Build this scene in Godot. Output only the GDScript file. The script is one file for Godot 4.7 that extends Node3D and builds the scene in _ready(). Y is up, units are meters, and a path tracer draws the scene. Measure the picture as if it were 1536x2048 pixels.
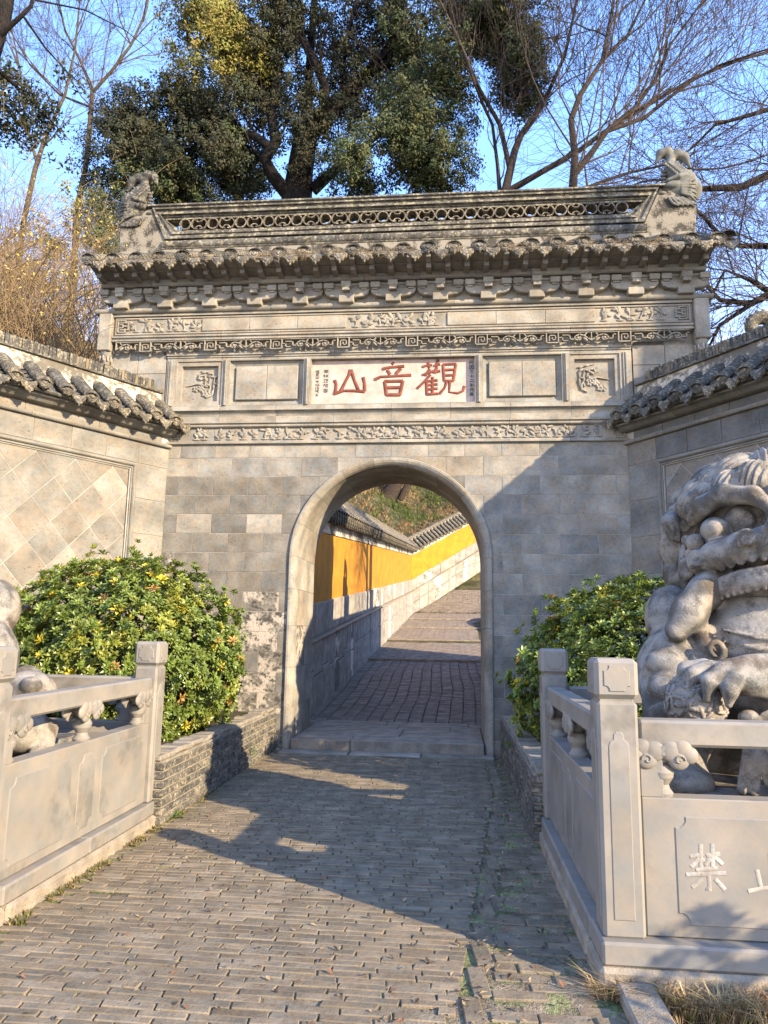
extends Node3D
# A carved grey-stone temple gate with flanking walls, lions and balustrades.
var M := {}
var TX := {}
var cache := {}
var taken := {}
var rng := RandomNumberGenerator.new()

class MB:
	var v := PackedVector3Array()
	var n := PackedVector3Array()
	var c := PackedColorArray()
	var col := Color.WHITE
	var tinted := false
	func tri(a: Vector3, b: Vector3, d: Vector3) -> void:
		var k := (b - a).cross(d - a).normalized()
		v.push_back(a); v.push_back(d); v.push_back(b)
		n.push_back(k); n.push_back(k); n.push_back(k)
		if tinted:
			c.push_back(col); c.push_back(col); c.push_back(col)
	func quad(a: Vector3, b: Vector3, d: Vector3, e: Vector3) -> void:
		tri(a, b, d); tri(a, d, e)
	func otri(a: Vector3, b: Vector3, d: Vector3, out: Vector3) -> void:
		if (b - a).cross(d - a).dot(out) < 0: tri(a, d, b)
		else: tri(a, b, d)
	func oquad(a: Vector3, b: Vector3, d: Vector3, e: Vector3, out: Vector3) -> void:
		if (b - a).cross(d - a).dot(out) < 0: quad(a, e, d, b)
		else: quad(a, b, d, e)
	func stri(a: Vector3, b: Vector3, d: Vector3, na: Vector3, nb: Vector3, nd: Vector3) -> void:
		if (b - a).cross(d - a).dot(na + nb + nd) < 0.0:
			var t := b; b = d; d = t
			t = nb; nb = nd; nd = t
		v.push_back(a); v.push_back(d); v.push_back(b)
		n.push_back(na); n.push_back(nd); n.push_back(nb)
		if tinted:
			c.push_back(col); c.push_back(col); c.push_back(col)
	func squad(a: Vector3, b: Vector3, d: Vector3, e: Vector3, na: Vector3, nb: Vector3, nd: Vector3, ne: Vector3) -> void:
		stri(a, b, d, na, nb, nd); stri(a, d, e, na, nd, ne)
	func box(ce: Vector3, s: Vector3, b := 0.006, t := Basis.IDENTITY) -> void:
		var h := s * 0.5
		b = minf(b, minf(h.x, minf(h.y, h.z)) * 0.6)
		var p := []
		for i in 8:
			var g := Vector3(1 if i & 1 else -1, 1 if i & 2 else -1, 1 if i & 4 else -1)
			var q := g * (h - Vector3.ONE * b)
			p.append([ce + t * (q + Vector3(g.x * b, 0, 0)), ce + t * (q + Vector3(0, g.y * b, 0)), ce + t * (q + Vector3(0, 0, g.z * b)), t * g])
		for ax in 3:
			var b1 := 1 << ((ax + 1) % 3)
			var b2 := 1 << ((ax + 2) % 3)
			for sg in 2:
				var k := (1 << ax) * sg
				var out := Vector3.ZERO
				out[ax] = 1 if sg else -1
				oquad(p[k][ax], p[k | b1][ax], p[k | b1 | b2][ax], p[k | b2][ax], t * out)
			if b > 0.0:
				for q in 4:
					var k := (b1 if q & 1 else 0) | (b2 if q & 2 else 0)
					var k2 := k | (1 << ax)
					var a1 := (ax + 1) % 3
					var a2 := (ax + 2) % 3
					oquad(p[k][a1], p[k2][a1], p[k2][a2], p[k][a2], p[k][3] + p[k2][3])
		if b > 0.0:
			for i in 8: otri(p[i][0], p[i][1], p[i][2], p[i][3])
	# a flat outline in x,y pushed from z0 to z1, its front edge chamfered
	func prism(poly: PackedVector2Array, z0: float, z1: float, b := 0.0, back := false) -> void:
		if Geometry2D.is_polygon_clockwise(poly):
			poly = poly.duplicate(); poly.reverse()
		var m := poly.size()
		var inn := poly
		if b > 0.0:
			inn = PackedVector2Array()
			for i in m:
				var e1 := (poly[i] - poly[(i + m - 1) % m]).normalized()
				var e2 := (poly[(i + 1) % m] - poly[i]).normalized()
				var bis := (Vector2(-e1.y, e1.x) + Vector2(-e2.y, e2.x))
				bis = bis / maxf(bis.length_squared() * 0.5, 0.35)
				inn.append(poly[i] + bis * b)
		var ix := Geometry2D.triangulate_polygon(inn)
		for i in range(0, ix.size(), 3):
			var a := inn[ix[i]]; var d := inn[ix[i + 1]]; var e := inn[ix[i + 2]]
			otri(Vector3(a.x, a.y, z1), Vector3(d.x, d.y, z1), Vector3(e.x, e.y, z1), Vector3(0, 0, z1 - z0))
			if back: otri(Vector3(a.x, a.y, z0), Vector3(d.x, d.y, z0), Vector3(e.x, e.y, z0), Vector3(0, 0, z0 - z1))
		var zs := z1 - b * signf(z1 - z0)
		for i in m:
			var j := (i + 1) % m
			var p := poly[i]; var q := poly[j]
			var out := Vector3(q.y - p.y, p.x - q.x, 0)
			oquad(Vector3(p.x, p.y, z0), Vector3(q.x, q.y, z0), Vector3(q.x, q.y, zs), Vector3(p.x, p.y, zs), out)
			if b > 0.0:
				oquad(Vector3(p.x, p.y, zs), Vector3(q.x, q.y, zs), Vector3(inn[j].x, inn[j].y, z1), Vector3(inn[i].x, inn[i].y, z1), out)
	# nested outlines of equal count, each [outline, z]: stepped frames
	func loft(rings: Array, fill := false) -> void:
		for r in rings.size() - 1:
			var A: PackedVector2Array = rings[r][0]; var B: PackedVector2Array = rings[r + 1][0]
			var za: float = rings[r][1]; var zb: float = rings[r + 1][1]
			var m := A.size()
			for i in m:
				var j := (i + 1) % m
				quad(Vector3(A[i].x, A[i].y, za), Vector3(A[j].x, A[j].y, za), Vector3(B[j].x, B[j].y, zb), Vector3(B[i].x, B[i].y, zb))
		if fill:
			var P: PackedVector2Array = rings[-1][0]
			var ix := Geometry2D.triangulate_polygon(P)
			for i in range(0, ix.size(), 3):
				otri(Vector3(P[ix[i]].x, P[ix[i]].y, rings[-1][1]), Vector3(P[ix[i + 1]].x, P[ix[i + 1]].y, rings[-1][1]), Vector3(P[ix[i + 2]].x, P[ix[i + 2]].y, rings[-1][1]), Vector3.BACK)
	# counter-clockwise section carried along frames (travel along +z of each frame)
	func sweep(sec: PackedVector2Array, fr: Array, caps := true) -> void:
		var m := sec.size()
		for k in fr.size() - 1:
			var f0: Transform3D = fr[k]; var f1: Transform3D = fr[k + 1]
			for i in m:
				var p := sec[i]; var q := sec[(i + 1) % m]
				quad(f0 * Vector3(p.x, p.y, 0), f0 * Vector3(q.x, q.y, 0), f1 * Vector3(q.x, q.y, 0), f1 * Vector3(p.x, p.y, 0))
		if caps:
			var ix := Geometry2D.triangulate_polygon(sec)
			for e in [0, fr.size() - 1]:
				var f: Transform3D = fr[e]
				var out: Vector3 = f.basis.z * (-1.0 if e == 0 else 1.0)
				for i in range(0, ix.size(), 3):
					otri(f * Vector3(sec[ix[i]].x, sec[ix[i]].y, 0), f * Vector3(sec[ix[i + 1]].x, sec[ix[i + 1]].y, 0), f * Vector3(sec[ix[i + 2]].x, sec[ix[i + 2]].y, 0), out)
	# moulding along x; section in (z, y), counter-clockwise seen with z to the right
	func mould(x0: float, x1: float, sec: Array) -> void:
		var b := Basis(Vector3(0, 0, 1), Vector3(0, 1, 0), Vector3(-1, 0, 0))
		sweep(PackedVector2Array(sec), [Transform3D(b, Vector3(x1, 0, 0)), Transform3D(b, Vector3(x0, 0, 0))])
	func tube(pts: Array, rad: Array, sides := 6, cap := true) -> void:
		var m := pts.size()
		var ring := []
		var nor := []
		var t0: Vector3 = (pts[1] - pts[0]).normalized()
		var u := t0.cross(Vector3(0.31, 0.17, 0.93)).normalized()
		for k in m:
			var t: Vector3 = (pts[mini(k + 1, m - 1)] - pts[maxi(k - 1, 0)]).normalized()
			u = (u - t * u.dot(t)).normalized()
			var w := t.cross(u)
			var rr := PackedVector3Array()
			var nn := PackedVector3Array()
			for i in sides:
				var a := TAU * i / sides
				var d := u * cos(a) + w * sin(a)
				nn.append(d); rr.append(pts[k] + d * rad[k])
			ring.append(rr); nor.append(nn)
		for k in m - 1:
			for i in sides:
				var j := (i + 1) % sides
				squad(ring[k][i], ring[k][j], ring[k + 1][j], ring[k + 1][i], nor[k][i], nor[k][j], nor[k + 1][j], nor[k + 1][i])
		if cap:
			for i in range(1, sides - 1):
				tri(ring[0][0], ring[0][i + 1], ring[0][i])
				tri(ring[m - 1][0], ring[m - 1][i], ring[m - 1][i + 1])
	func lathe(prof: Array, seg := 16, at := Vector3.ZERO, t := Basis.IDENTITY) -> void:
		for k in prof.size() - 1:
			var p: Vector2 = prof[k]; var q: Vector2 = prof[k + 1]
			var e := (q - p).normalized()
			for i in seg:
				var a := TAU * i / seg; var b := TAU * (i + 1) / seg
				var ca := Vector3(cos(a), 0, -sin(a)); var cb := Vector3(cos(b), 0, -sin(b))
				var na := t * (ca * e.y + Vector3(0, -e.x, 0)); var nb := t * (cb * e.y + Vector3(0, -e.x, 0))
				squad(at + t * (ca * p.x + Vector3(0, p.y, 0)), at + t * (cb * p.x + Vector3(0, p.y, 0)), at + t * (cb * q.x + Vector3(0, q.y, 0)), at + t * (ca * q.x + Vector3(0, q.y, 0)), na, nb, nb, na)
	func blob(ce: Vector3, r: Vector3, t := Basis.IDENTITY, nu := 8, nv := 5) -> void:
		for j in nv:
			for i in nu:
				var q := []
				var nn := []
				for s in [[0, 0], [1, 0], [1, 1], [0, 1]]:
					var a: float = TAU * (i + s[0]) / nu; var b: float = PI * (j + s[1]) / nv - PI / 2
					var d := Vector3(cos(a) * cos(b), sin(b), -sin(a) * cos(b))
					q.append(ce + t * (d * r)); nn.append((t * (d / r)).normalized())
				squad(q[0], q[1], q[2], q[3], nn[0], nn[1], nn[2], nn[3])
	# a flat band along a polyline in x,y, pushed out from z0 to z1, its top narrower
	func band(pts: Array, w: float, z0: float, z1: float, taper := 0.7) -> void:
		for i in pts.size() - 1:
			var p: Vector2 = pts[i]; var q: Vector2 = pts[i + 1]
			var e := (q - p).normalized()
			var s := Vector2(-e.y, e.x) * w * 0.5
			var x := e * w * 0.5
			prism_quad(p - x - s, q + x - s, q + x + s, p - x + s, z0, z1, (p + q) * 0.5, taper, e, w)
	func prism_quad(a: Vector2, b: Vector2, d: Vector2, e: Vector2, z0: float, z1: float, _mid: Vector2, taper: float, dir: Vector2, w: float) -> void:
		var k := (1.0 - taper) * 0.5 * w
		var sd := Vector2(-dir.y, dir.x) * k
		var ed := dir * k
		var T := [a + sd + ed, b + sd - ed, d - sd - ed, e - sd + ed]
		var Q := [a, b, d, e]
		for i in 4:
			var j := (i + 1) % 4
			quad(Vector3(Q[i].x, Q[i].y, z0), Vector3(Q[j].x, Q[j].y, z0), Vector3(T[j].x, T[j].y, z1), Vector3(T[i].x, T[i].y, z1))
		quad(Vector3(T[0].x, T[0].y, z1), Vector3(T[1].x, T[1].y, z1), Vector3(T[2].x, T[2].y, z1), Vector3(T[3].x, T[3].y, z1))
	func xform(t: Transform3D) -> void:
		var nb := t.basis.inverse().transposed()
		for i in v.size():
			v[i] = t * v[i]
			n[i] = (nb * n[i]).normalized()
	func mesh() -> ArrayMesh:
		var am := ArrayMesh.new()
		var a := []
		a.resize(Mesh.ARRAY_MAX)
		a[Mesh.ARRAY_VERTEX] = v
		a[Mesh.ARRAY_NORMAL] = n
		if tinted: a[Mesh.ARRAY_COLOR] = c
		am.add_surface_from_arrays(Mesh.PRIMITIVE_TRIANGLES, a)
		return am

# a sampled distance field, joined with smooth minima and meshed by surface nets
class Field:
	var o: Vector3
	var h: float
	var nx: int
	var ny: int
	var nz: int
	var f := PackedFloat32Array()
	func _init(lo: Vector3, hi: Vector3, cell: float) -> void:
		o = lo; h = cell
		nx = int((hi.x - lo.x) / h) + 2; ny = int((hi.y - lo.y) / h) + 2; nz = int((hi.z - lo.z) / h) + 2
		f.resize(nx * ny * nz); f.fill(9.0)
	func span(lo: Vector3, hi: Vector3) -> Array:
		var a := ((lo - o) / h).floor(); var b := ((hi - o) / h).ceil()
		return [clampi(int(a.x), 0, nx - 1), clampi(int(b.x), 0, nx - 1), clampi(int(a.y), 0, ny - 1), clampi(int(b.y), 0, ny - 1), clampi(int(a.z), 0, nz - 1), clampi(int(b.z), 0, nz - 1)]
	func put(i: int, d: float, k: float) -> void:
		var g := f[i]
		if k <= 0.0:
			if d < g: f[i] = d
			return
		var e := k - absf(d - g)
		if e > 0.0: f[i] = minf(d, g) - e * e * 0.25 / k
		elif d < g: f[i] = d
	func cut(i: int, d: float, k: float) -> void:
		var g := f[i]
		var e := k - absf(-d - g)
		f[i] = maxf(g, -d) + (e * e * 0.25 / k if e > 0.0 else 0.0)
	func cap(a: Vector3, b: Vector3, ra: float, rb: float, k := 0.04, sub := false) -> void:
		var m := maxf(ra, rb) + k + h * 2
		var s := span(Vector3(minf(a.x, b.x), minf(a.y, b.y), minf(a.z, b.z)) - Vector3.ONE * m, Vector3(maxf(a.x, b.x), maxf(a.y, b.y), maxf(a.z, b.z)) + Vector3.ONE * m)
		var ab := b - a
		var l2 := maxf(ab.length_squared(), 1e-9)
		for z in range(s[4], s[5] + 1):
			for y in range(s[2], s[3] + 1):
				var row := (z * ny + y) * nx
				for x in range(s[0], s[1] + 1):
					var p := Vector3(o.x + x * h, o.y + y * h, o.z + z * h) - a
					var t := clampf(p.dot(ab) / l2, 0.0, 1.0)
					var d := (p - ab * t).length() - ra - (rb - ra) * t
					if sub: cut(row + x, d, k)
					else: put(row + x, d, k)
	func path(pts: Array, rad: Array, k := 0.02) -> void:
		for i in pts.size() - 1: cap(pts[i], pts[i + 1], rad[i], rad[i + 1], k)
	func ell(ce: Vector3, r: Vector3, k := 0.04, t := Basis.IDENTITY, wave := 0.0, freq := 0.0, sub := false) -> void:
		var e := maxf(r.x, maxf(r.y, r.z)) + k + h * 2 + wave
		var s := span(ce - Vector3.ONE * e, ce + Vector3.ONE * e)
		var ti := t.transposed()
		var rm := minf(r.x, minf(r.y, r.z))
		for z in range(s[4], s[5] + 1):
			for y in range(s[2], s[3] + 1):
				var row := (z * ny + y) * nx
				for x in range(s[0], s[1] + 1):
					var p := ti * (Vector3(o.x + x * h, o.y + y * h, o.z + z * h) - ce)
					var q := p / r
					var l := q.length()
					var d := (l - 1.0) * (l / maxf((q / r).length(), 1e-6)) if l > 0.2 else -rm * 0.8
					if wave > 0.0: d += wave * (sin(p.x * freq) if freq < 0.0 else sin(Vector2(p.x, p.y).length() * freq + atan2(p.y, p.x)))
					if sub: cut(row + x, d, k)
					else: put(row + x, d, k)
	func grad(p: Vector3) -> Vector3:
		var g := (p - o) / h
		var x := clampi(int(g.x + 0.5), 1, nx - 2); var y := clampi(int(g.y + 0.5), 1, ny - 2); var z := clampi(int(g.z + 0.5), 1, nz - 2)
		var i := (z * ny + y) * nx + x
		return Vector3(f[i + 1] - f[i - 1], f[i + nx] - f[i - nx], f[i + nx * ny] - f[i - nx * ny])
	func to(mb: MB, mirror := false) -> void:
		var idx := {}
		var P := PackedVector3Array()
		var N := PackedVector3Array()
		var sx := 1; var sy := nx; var sz := nx * ny
		var off := [0, sx, sy, sx + sy, sz, sz + sx, sz + sy, sz + sx + sy]
		for z in nz - 1:
			for y in ny - 1:
				var i := (z * ny + y) * nx
				for x in nx - 1:
					if absf(f[i]) < h * 3.0:
						var m := 0
						for k in 8:
							if f[i + off[k]] < 0.0: m |= 1 << k
						if m != 0 and m != 255:
							var s := Vector3.ZERO; var cnt := 0
							for k in 8:
								for ax in 3:
									var b := 1 << ax
									if not (k & b):
										var fa := f[i + off[k]]; var fb := f[i + off[k | b]]
										if (fa < 0.0) != (fb < 0.0):
											var q := Vector3(k & 1, (k >> 1) & 1, (k >> 2) & 1)
											q[ax] = fa / (fa - fb)
											s += q; cnt += 1
							var p := o + (Vector3(x, y, z) + s / cnt) * h
							idx[i] = P.size(); P.append(p)
							N.append(Vector3.ZERO)
					i += 1
		for j in P.size():
			var g := (P[j] - o) / h
			var x0 := clampi(int(g.x), 1, nx - 3); var y0 := clampi(int(g.y), 1, ny - 3); var z0 := clampi(int(g.z), 1, nz - 3)
			var fr := g - Vector3(x0, y0, z0)
			var acc := Vector3.ZERO
			for k in 8:
				var xx := x0 + (k & 1); var yy := y0 + ((k >> 1) & 1); var zz := z0 + (k >> 2)
				var w := (fr.x if k & 1 else 1.0 - fr.x) * (fr.y if k & 2 else 1.0 - fr.y) * (fr.z if k & 4 else 1.0 - fr.z)
				var q := (zz * ny + yy) * nx + xx
				acc += Vector3(f[q + 1] - f[q - 1], f[q + sy] - f[q - sy], f[q + sz] - f[q - sz]) * w
			N[j] = acc.normalized()
		if mirror:
			for j in P.size(): P[j].x = -P[j].x; N[j].x = -N[j].x
		for i in idx:
			for ax in 3:
				var a: int = [sx, sy, sz][ax]; var b: int = [sy, sz, sx][ax]; var d: int = [sz, sx, sy][ax]
				if i + a >= f.size(): continue
				var ins := f[i] < 0.0
				if ins != (f[i + a] < 0.0):
					if idx.has(i - b) and idx.has(i - d) and idx.has(i - b - d):
						var q0: int = idx[i]; var q1: int = idx[i - b]; var q2: int = idx[i - b - d]; var q3: int = idx[i - d]
						if ins != mirror: mb.squad(P[q0], P[q1], P[q2], P[q3], N[q0], N[q1], N[q2], N[q3])
						else: mb.squad(P[q0], P[q3], P[q2], P[q1], N[q0], N[q3], N[q2], N[q1])

func lin(r: float, g: float, b: float) -> Color: return Color(r, g, b).linear_to_srgb()

func numbered(called: String, parent: Node) -> String:
	var key := str(parent.get_instance_id()) + called
	var k: int = taken.get(key, 0)
	taken[key] = k + 1
	return called if k == 0 else "%s_%03d" % [called, k]

func node(called: String, parent: Node3D, mesh: Mesh, m: Material, at := Transform3D.IDENTITY) -> MeshInstance3D:
	var o := MeshInstance3D.new()
	o.name = numbered(called, parent)
	o.mesh = mesh
	o.material_override = m
	o.transform = at
	parent.add_child(o, true)
	return o

func put(called: String, mb: MB, m: Material, parent: Node3D = self, at := Transform3D.IDENTITY) -> MeshInstance3D:
	return node(called, parent, mb.mesh(), m, at)

func tag(o: Node, label: String, category := "", group := "", kind := "") -> void:
	if label: o.set_meta("label", label)
	if category: o.set_meta("category", category)
	if group: o.set_meta("group", group)
	if kind: o.set_meta("kind", kind)

func thing(called: String, label: String, category: String, at := Transform3D.IDENTITY, group := "") -> Node3D:
	var o := Node3D.new()
	o.name = numbered(called, self)
	o.transform = at
	add_child(o, true)
	tag(o, label, category, group, "thing")
	return o

func at(x: float, y: float, z: float) -> Transform3D: return Transform3D(Basis.IDENTITY, Vector3(x, y, z))

func bmesh(s: Vector3, b := 0.006) -> Mesh:      # shared chamfered blocks
	var key := "b%.3f,%.3f,%.3f,%.3f" % [s.x, s.y, s.z, b]
	if not cache.has(key):
		var mb := MB.new()
		mb.box(Vector3.ZERO, s, b)
		cache[key] = mb.mesh()
	return cache[key]

func block(called: String, parent: Node3D, ce: Vector3, s: Vector3, m: Material, b := 0.006) -> MeshInstance3D:
	return node(called, parent, bmesh(s, b), m, Transform3D(Basis.IDENTITY, ce))

func rect(x0: float, y0: float, x1: float, y1: float, inset := 0.0) -> PackedVector2Array:
	return PackedVector2Array([Vector2(x0 + inset, y0 + inset), Vector2(x1 - inset, y0 + inset), Vector2(x1 - inset, y1 - inset), Vector2(x0 + inset, y1 - inset)])

func arc(ce: Vector2, r: float, a0: float, a1: float, k := 8) -> Array:
	var out := []
	for i in k + 1:
		var a := deg_to_rad(lerpf(a0, a1, float(i) / k))
		out.append(ce + Vector2(cos(a), sin(a)) * r)
	return out

func scatter(called: String, mesh: Mesh, m: Material, list: Array, colors: Array, parent: Node3D = self) -> MultiMeshInstance3D:
	var mm := MultiMesh.new()
	mm.transform_format = MultiMesh.TRANSFORM_3D
	mm.use_colors = not colors.is_empty()
	mm.mesh = mesh
	mm.instance_count = list.size()
	for i in list.size():
		mm.set_instance_transform(i, list[i])
		if mm.use_colors: mm.set_instance_color(i, colors[i])
	var o := MultiMeshInstance3D.new()
	o.name = numbered(called, parent)
	o.multimesh = mm
	o.material_override = m
	parent.add_child(o, true)
	return o

# ---------------------------------------------------------------- materials
func noise(w: int, freq: float, oct: int, sd: int, type := FastNoiseLite.TYPE_SIMPLEX_SMOOTH) -> PackedByteArray:
	var q := FastNoiseLite.new()
	q.noise_type = type; q.frequency = freq; q.seed = sd
	q.fractal_octaves = oct
	if type == FastNoiseLite.TYPE_CELLULAR: q.cellular_return_type = FastNoiseLite.RETURN_DISTANCE
	var im := q.get_seamless_image(w, w)
	im.convert(Image.FORMAT_L8)
	return im.get_data()

func tex(key: String, w: int, f: Callable) -> void:
	var d := PackedByteArray()
	d.resize(w * w * 3)
	for i in w * w:
		var k: Color = f.call(i)
		d[i * 3] = int(clampf(k.r, 0, 1) * 255); d[i * 3 + 1] = int(clampf(k.g, 0, 1) * 255); d[i * 3 + 2] = int(clampf(k.b, 0, 1) * 255)
	TX[key] = ImageTexture.create_from_image(Image.create_from_data(w, w, false, Image.FORMAT_RGB8, d))

func mat(key: String, col: Color, map: String, span: float, rough: float, bump: String, cm: float, bspan := 0.0, local := false) -> StandardMaterial3D:
	var m := StandardMaterial3D.new()
	m.resource_name = key
	m.albedo_color = col
	m.roughness = rough
	m.metallic_specular = 0.35
	m.uv1_triplanar = true
	m.uv1_world_triplanar = not local
	m.uv1_triplanar_sharpness = 6.0
	m.uv1_scale = Vector3.ONE / span
	m.uv1_offset = Vector3(rng.randf(), rng.randf(), rng.randf())
	if map: m.albedo_texture = TX[map]
	if bump:
		m.heightmap_enabled = true
		m.heightmap_texture = TX[bump]
		m.heightmap_scale = cm
	M[key] = m
	return m

func materials() -> void:
	var W := 512
	var a := noise(W, 0.008, 5, 1); var b := noise(W, 0.05, 4, 2); var e := noise(W, 0.2, 2, 3); var p := noise(W, 0.02, 4, 4); var q := noise(W, 0.006, 6, 9)
	var cel := noise(W, 0.03, 1, 5, FastNoiseLite.TYPE_CELLULAR)
	var s := func(x: float, lo: float, hi: float) -> float: return smoothstep(lo, hi, x)
	# fine stone: soft clouds, pits, faint warm and cool drift
	tex("stone", W, func(i: int):
		var t := 0.80 + (a[i] - 128) / 128.0 * 0.13 + (b[i] - 128) / 128.0 * 0.07 + (e[i] - 128) / 128.0 * 0.05
		var pit: float = s.call(float(b[i]) + e[i] * 0.5, 250.0, 300.0) * 0.22
		var w := (p[i] - 128) / 128.0 * 0.035
		return Color(t + w - pit, t - pit, t - w - pit))
	# stone with white mineral bloom and dark damp
	tex("salt", W, func(i: int):
		var t := 0.60 + (a[i] - 128) / 128.0 * 0.12 + (b[i] - 128) / 128.0 * 0.08 + (e[i] - 128) / 128.0 * 0.05
		var sa: float = s.call(float(q[i]) * 0.7 + p[i] * 0.55 + (b[i] - 128) * 0.35 + (e[i] - 128) * 0.25, 150.0, 208.0)
		var dk: float = s.call(float(p[i]) + (b[i] - 128) * 0.4, 60.0, 115.0)
		t *= 0.72 + 0.28 * dk
		return Color(lerpf(t, 0.90, sa), lerpf(t * 0.985, 0.87, sa), lerpf(t * 0.95, 0.83, sa)))
	# weathered: dark lichen over pale stone
	tex("lichen", W, func(i: int):
		var t := 0.86 + (b[i] - 128) / 128.0 * 0.08 + (e[i] - 128) / 128.0 * 0.07
		var dk: float = s.call(float(q[i]) * 0.6 + p[i] * 0.5 + (e[i] - 128) * 0.4, 95.0, 200.0)
		t *= 1.0 - 0.4 * dk
		var w := (a[i] - 128) / 128.0 * 0.04 + 0.015
		return Color(t + w, t, t - w))
	tex("tile", W, func(i: int):
		var t := 0.66 + (a[i] - 128) / 128.0 * 0.18 + (b[i] - 128) / 128.0 * 0.14 + (e[i] - 128) / 128.0 * 0.12
		var li: float = s.call(float(p[i]) * 0.6 + b[i] * 0.5, 150.0, 185.0) * 0.3
		return Color(t + li * 0.9, t + li * 0.85, t + li * 0.6))
	tex("marble", W, func(i: int):
		var t := 0.88 + (a[i] - 128) / 128.0 * 0.06 + (p[i] - 128) / 128.0 * 0.03 + (e[i] - 128) / 128.0 * 0.012
		var st: float = s.call(float(q[i]) * 0.8 + b[i] * 0.3, 150.0, 245.0) * 0.12
		var w := (p[i] - 128) / 128.0 * 0.03
		return Color(t - st + w, t - st, t - st - w))
	tex("plaster", W, func(i: int):
		var t := 0.89 + (a[i] - 128) / 128.0 * 0.08 + (p[i] - 128) / 128.0 * 0.04 + (e[i] - 128) / 128.0 * 0.02
		return Color(t, t, t))
	tex("oldplaster", W, func(i: int):
		var dk: float = s.call(float(q[i]) * 0.7 + b[i] * 0.35 + (e[i] - 128) * 0.3, 120.0, 175.0)
		var t := lerpf(0.95, 0.5, dk) + (e[i] - 128) / 128.0 * 0.06
		return Color(t, t * 0.99, t * 0.965))
	tex("bark", W, func(i: int):
		var x := i % W; var y := i / W
		var k := ((y / 5) % W) * W + (x * 2) % W
		var t := 0.62 + (b[k] - 128) / 128.0 * 0.34 + (e[i] - 128) / 128.0 * 0.08 + (a[i] - 128) / 128.0 * 0.1
		return Color(t, t * 0.99, t * 0.97))
	tex("soil", W, func(i: int):
		var t := 0.7 + (a[i] - 128) / 128.0 * 0.2 + (b[i] - 128) / 128.0 * 0.16 + (e[i] - 128) / 128.0 * 0.18
		var g: float = s.call(float(q[i]), 110.0, 160.0) * 0.1
		return Color(t - g * 0.5, t + g * 0.3, t - g))
	tex("bump", W, func(i: int):
		var t := 0.5 + (b[i] - 128) / 128.0 * 0.26 + (e[i] - 128) / 128.0 * 0.24 - (0.25 if cel[i] < 26 else 0.0)
		return Color(t, t, t))
	tex("leaf", 64, func(i: int): return Color(0.9, 0.9, 0.9))
	# grey brick-stone of the gate: several tones
	var g := Color(0.0, 0, 0)
	for k in 6:
		var t: Array = [[0.43, 0.395, 0.325], [0.385, 0.36, 0.30], [0.475, 0.435, 0.355], [0.405, 0.35, 0.265], [0.355, 0.338, 0.295], [0.45, 0.405, 0.325]][k]
		mat("block_%d" % k, lin(t[0] * 0.4 + 0.125, t[1] * 0.4 + 0.118, t[2] * 0.4 + 0.1), "stone", 1.9, 0.86, "bump", 0.3)
		mat("stone_%d" % k, lin(t[0], t[1], t[2]), "stone", 2.3, 0.86, "bump", 0.25)
	for k in 3:
		var t: Array = [[0.53, 0.50, 0.445], [0.49, 0.46, 0.405], [0.57, 0.52, 0.45]][k]
		mat("salt_%d" % k, lin(t[0], t[1], t[2]), "salt", 1.5 + k * 0.2, 0.92, "bump", 0.7)
	mat("carved", lin(0.46, 0.42, 0.34), "stone", 1.7, 0.85, "bump", 0.25)
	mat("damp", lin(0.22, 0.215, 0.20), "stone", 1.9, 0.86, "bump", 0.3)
	mat("plinth", lin(0.52, 0.475, 0.41), "stone", 1.4, 0.9, "bump", 0.6)
	mat("plinth_1", lin(0.43, 0.395, 0.34), "stone", 1.7, 0.9, "bump", 0.6)
	mat("wing_0", lin(0.37, 0.34, 0.285), "stone", 2.6, 0.86, "bump", 0.3)
	mat("wing_1", lin(0.33, 0.31, 0.265), "stone", 2.2, 0.86, "bump", 0.3)
	mat("wing_2", lin(0.345, 0.308, 0.25), "stone", 2.9, 0.86, "bump", 0.3)
	mat("mortar", lin(0.66, 0.62, 0.55), "stone", 1.1, 0.95, "bump", 0.3)
	mat("tile_0", lin(0.27, 0.245, 0.20), "tile", 1.1, 0.9, "bump", 0.5)
	mat("tile_1", lin(0.21, 0.20, 0.175), "tile", 1.3, 0.9, "bump", 0.5)
	mat("tile_2", lin(0.34, 0.30, 0.235), "tile", 0.9, 0.9, "bump", 0.5)
	mat("eaves", lin(0.30, 0.27, 0.225), "stone", 1.3, 0.9, "bump", 0.4)
	mat("pan_dark", lin(0.10, 0.095, 0.085), "tile", 1.0, 0.95, "bump", 0.5)
	mat("ridge", lin(0.32, 0.295, 0.24), "tile", 1.9, 0.9, "bump", 0.4)
	mat("old_plaster", lin(0.62, 0.56, 0.46), "oldplaster", 2.1, 0.95, "bump", 0.5)
	mat("plaque", lin(0.62, 0.475, 0.40), "plaster", 1.3, 0.8, "bump", 0.15)
	mat("red_letter", lin(0.30, 0.10, 0.065), "stone", 0.7, 0.8, "bump", 0.3)
	mat("ink", lin(0.13, 0.17, 0.15), "stone", 0.5, 0.9, "", 0.0)
	mat("pale_letter", lin(0.55, 0.515, 0.455), "stone", 0.6, 0.9, "bump", 0.2)
	mat("marble", lin(0.31, 0.285, 0.245), "marble", 2.1, 0.6, "bump", 0.06)
	mat("marble_1", lin(0.295, 0.275, 0.24), "marble", 2.6, 0.6, "bump", 0.06)
	mat("mortar_old", lin(0.42, 0.37, 0.285), "stone", 0.9, 0.95, "bump", 0.4)
	mat("pier_plaster", lin(0.27, 0.245, 0.20), "oldplaster", 0.9, 0.95, "bump", 0.5)
	mat("lion", lin(0.37, 0.345, 0.30), "lichen", 1.35, 0.85, "bump", 0.35)
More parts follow.
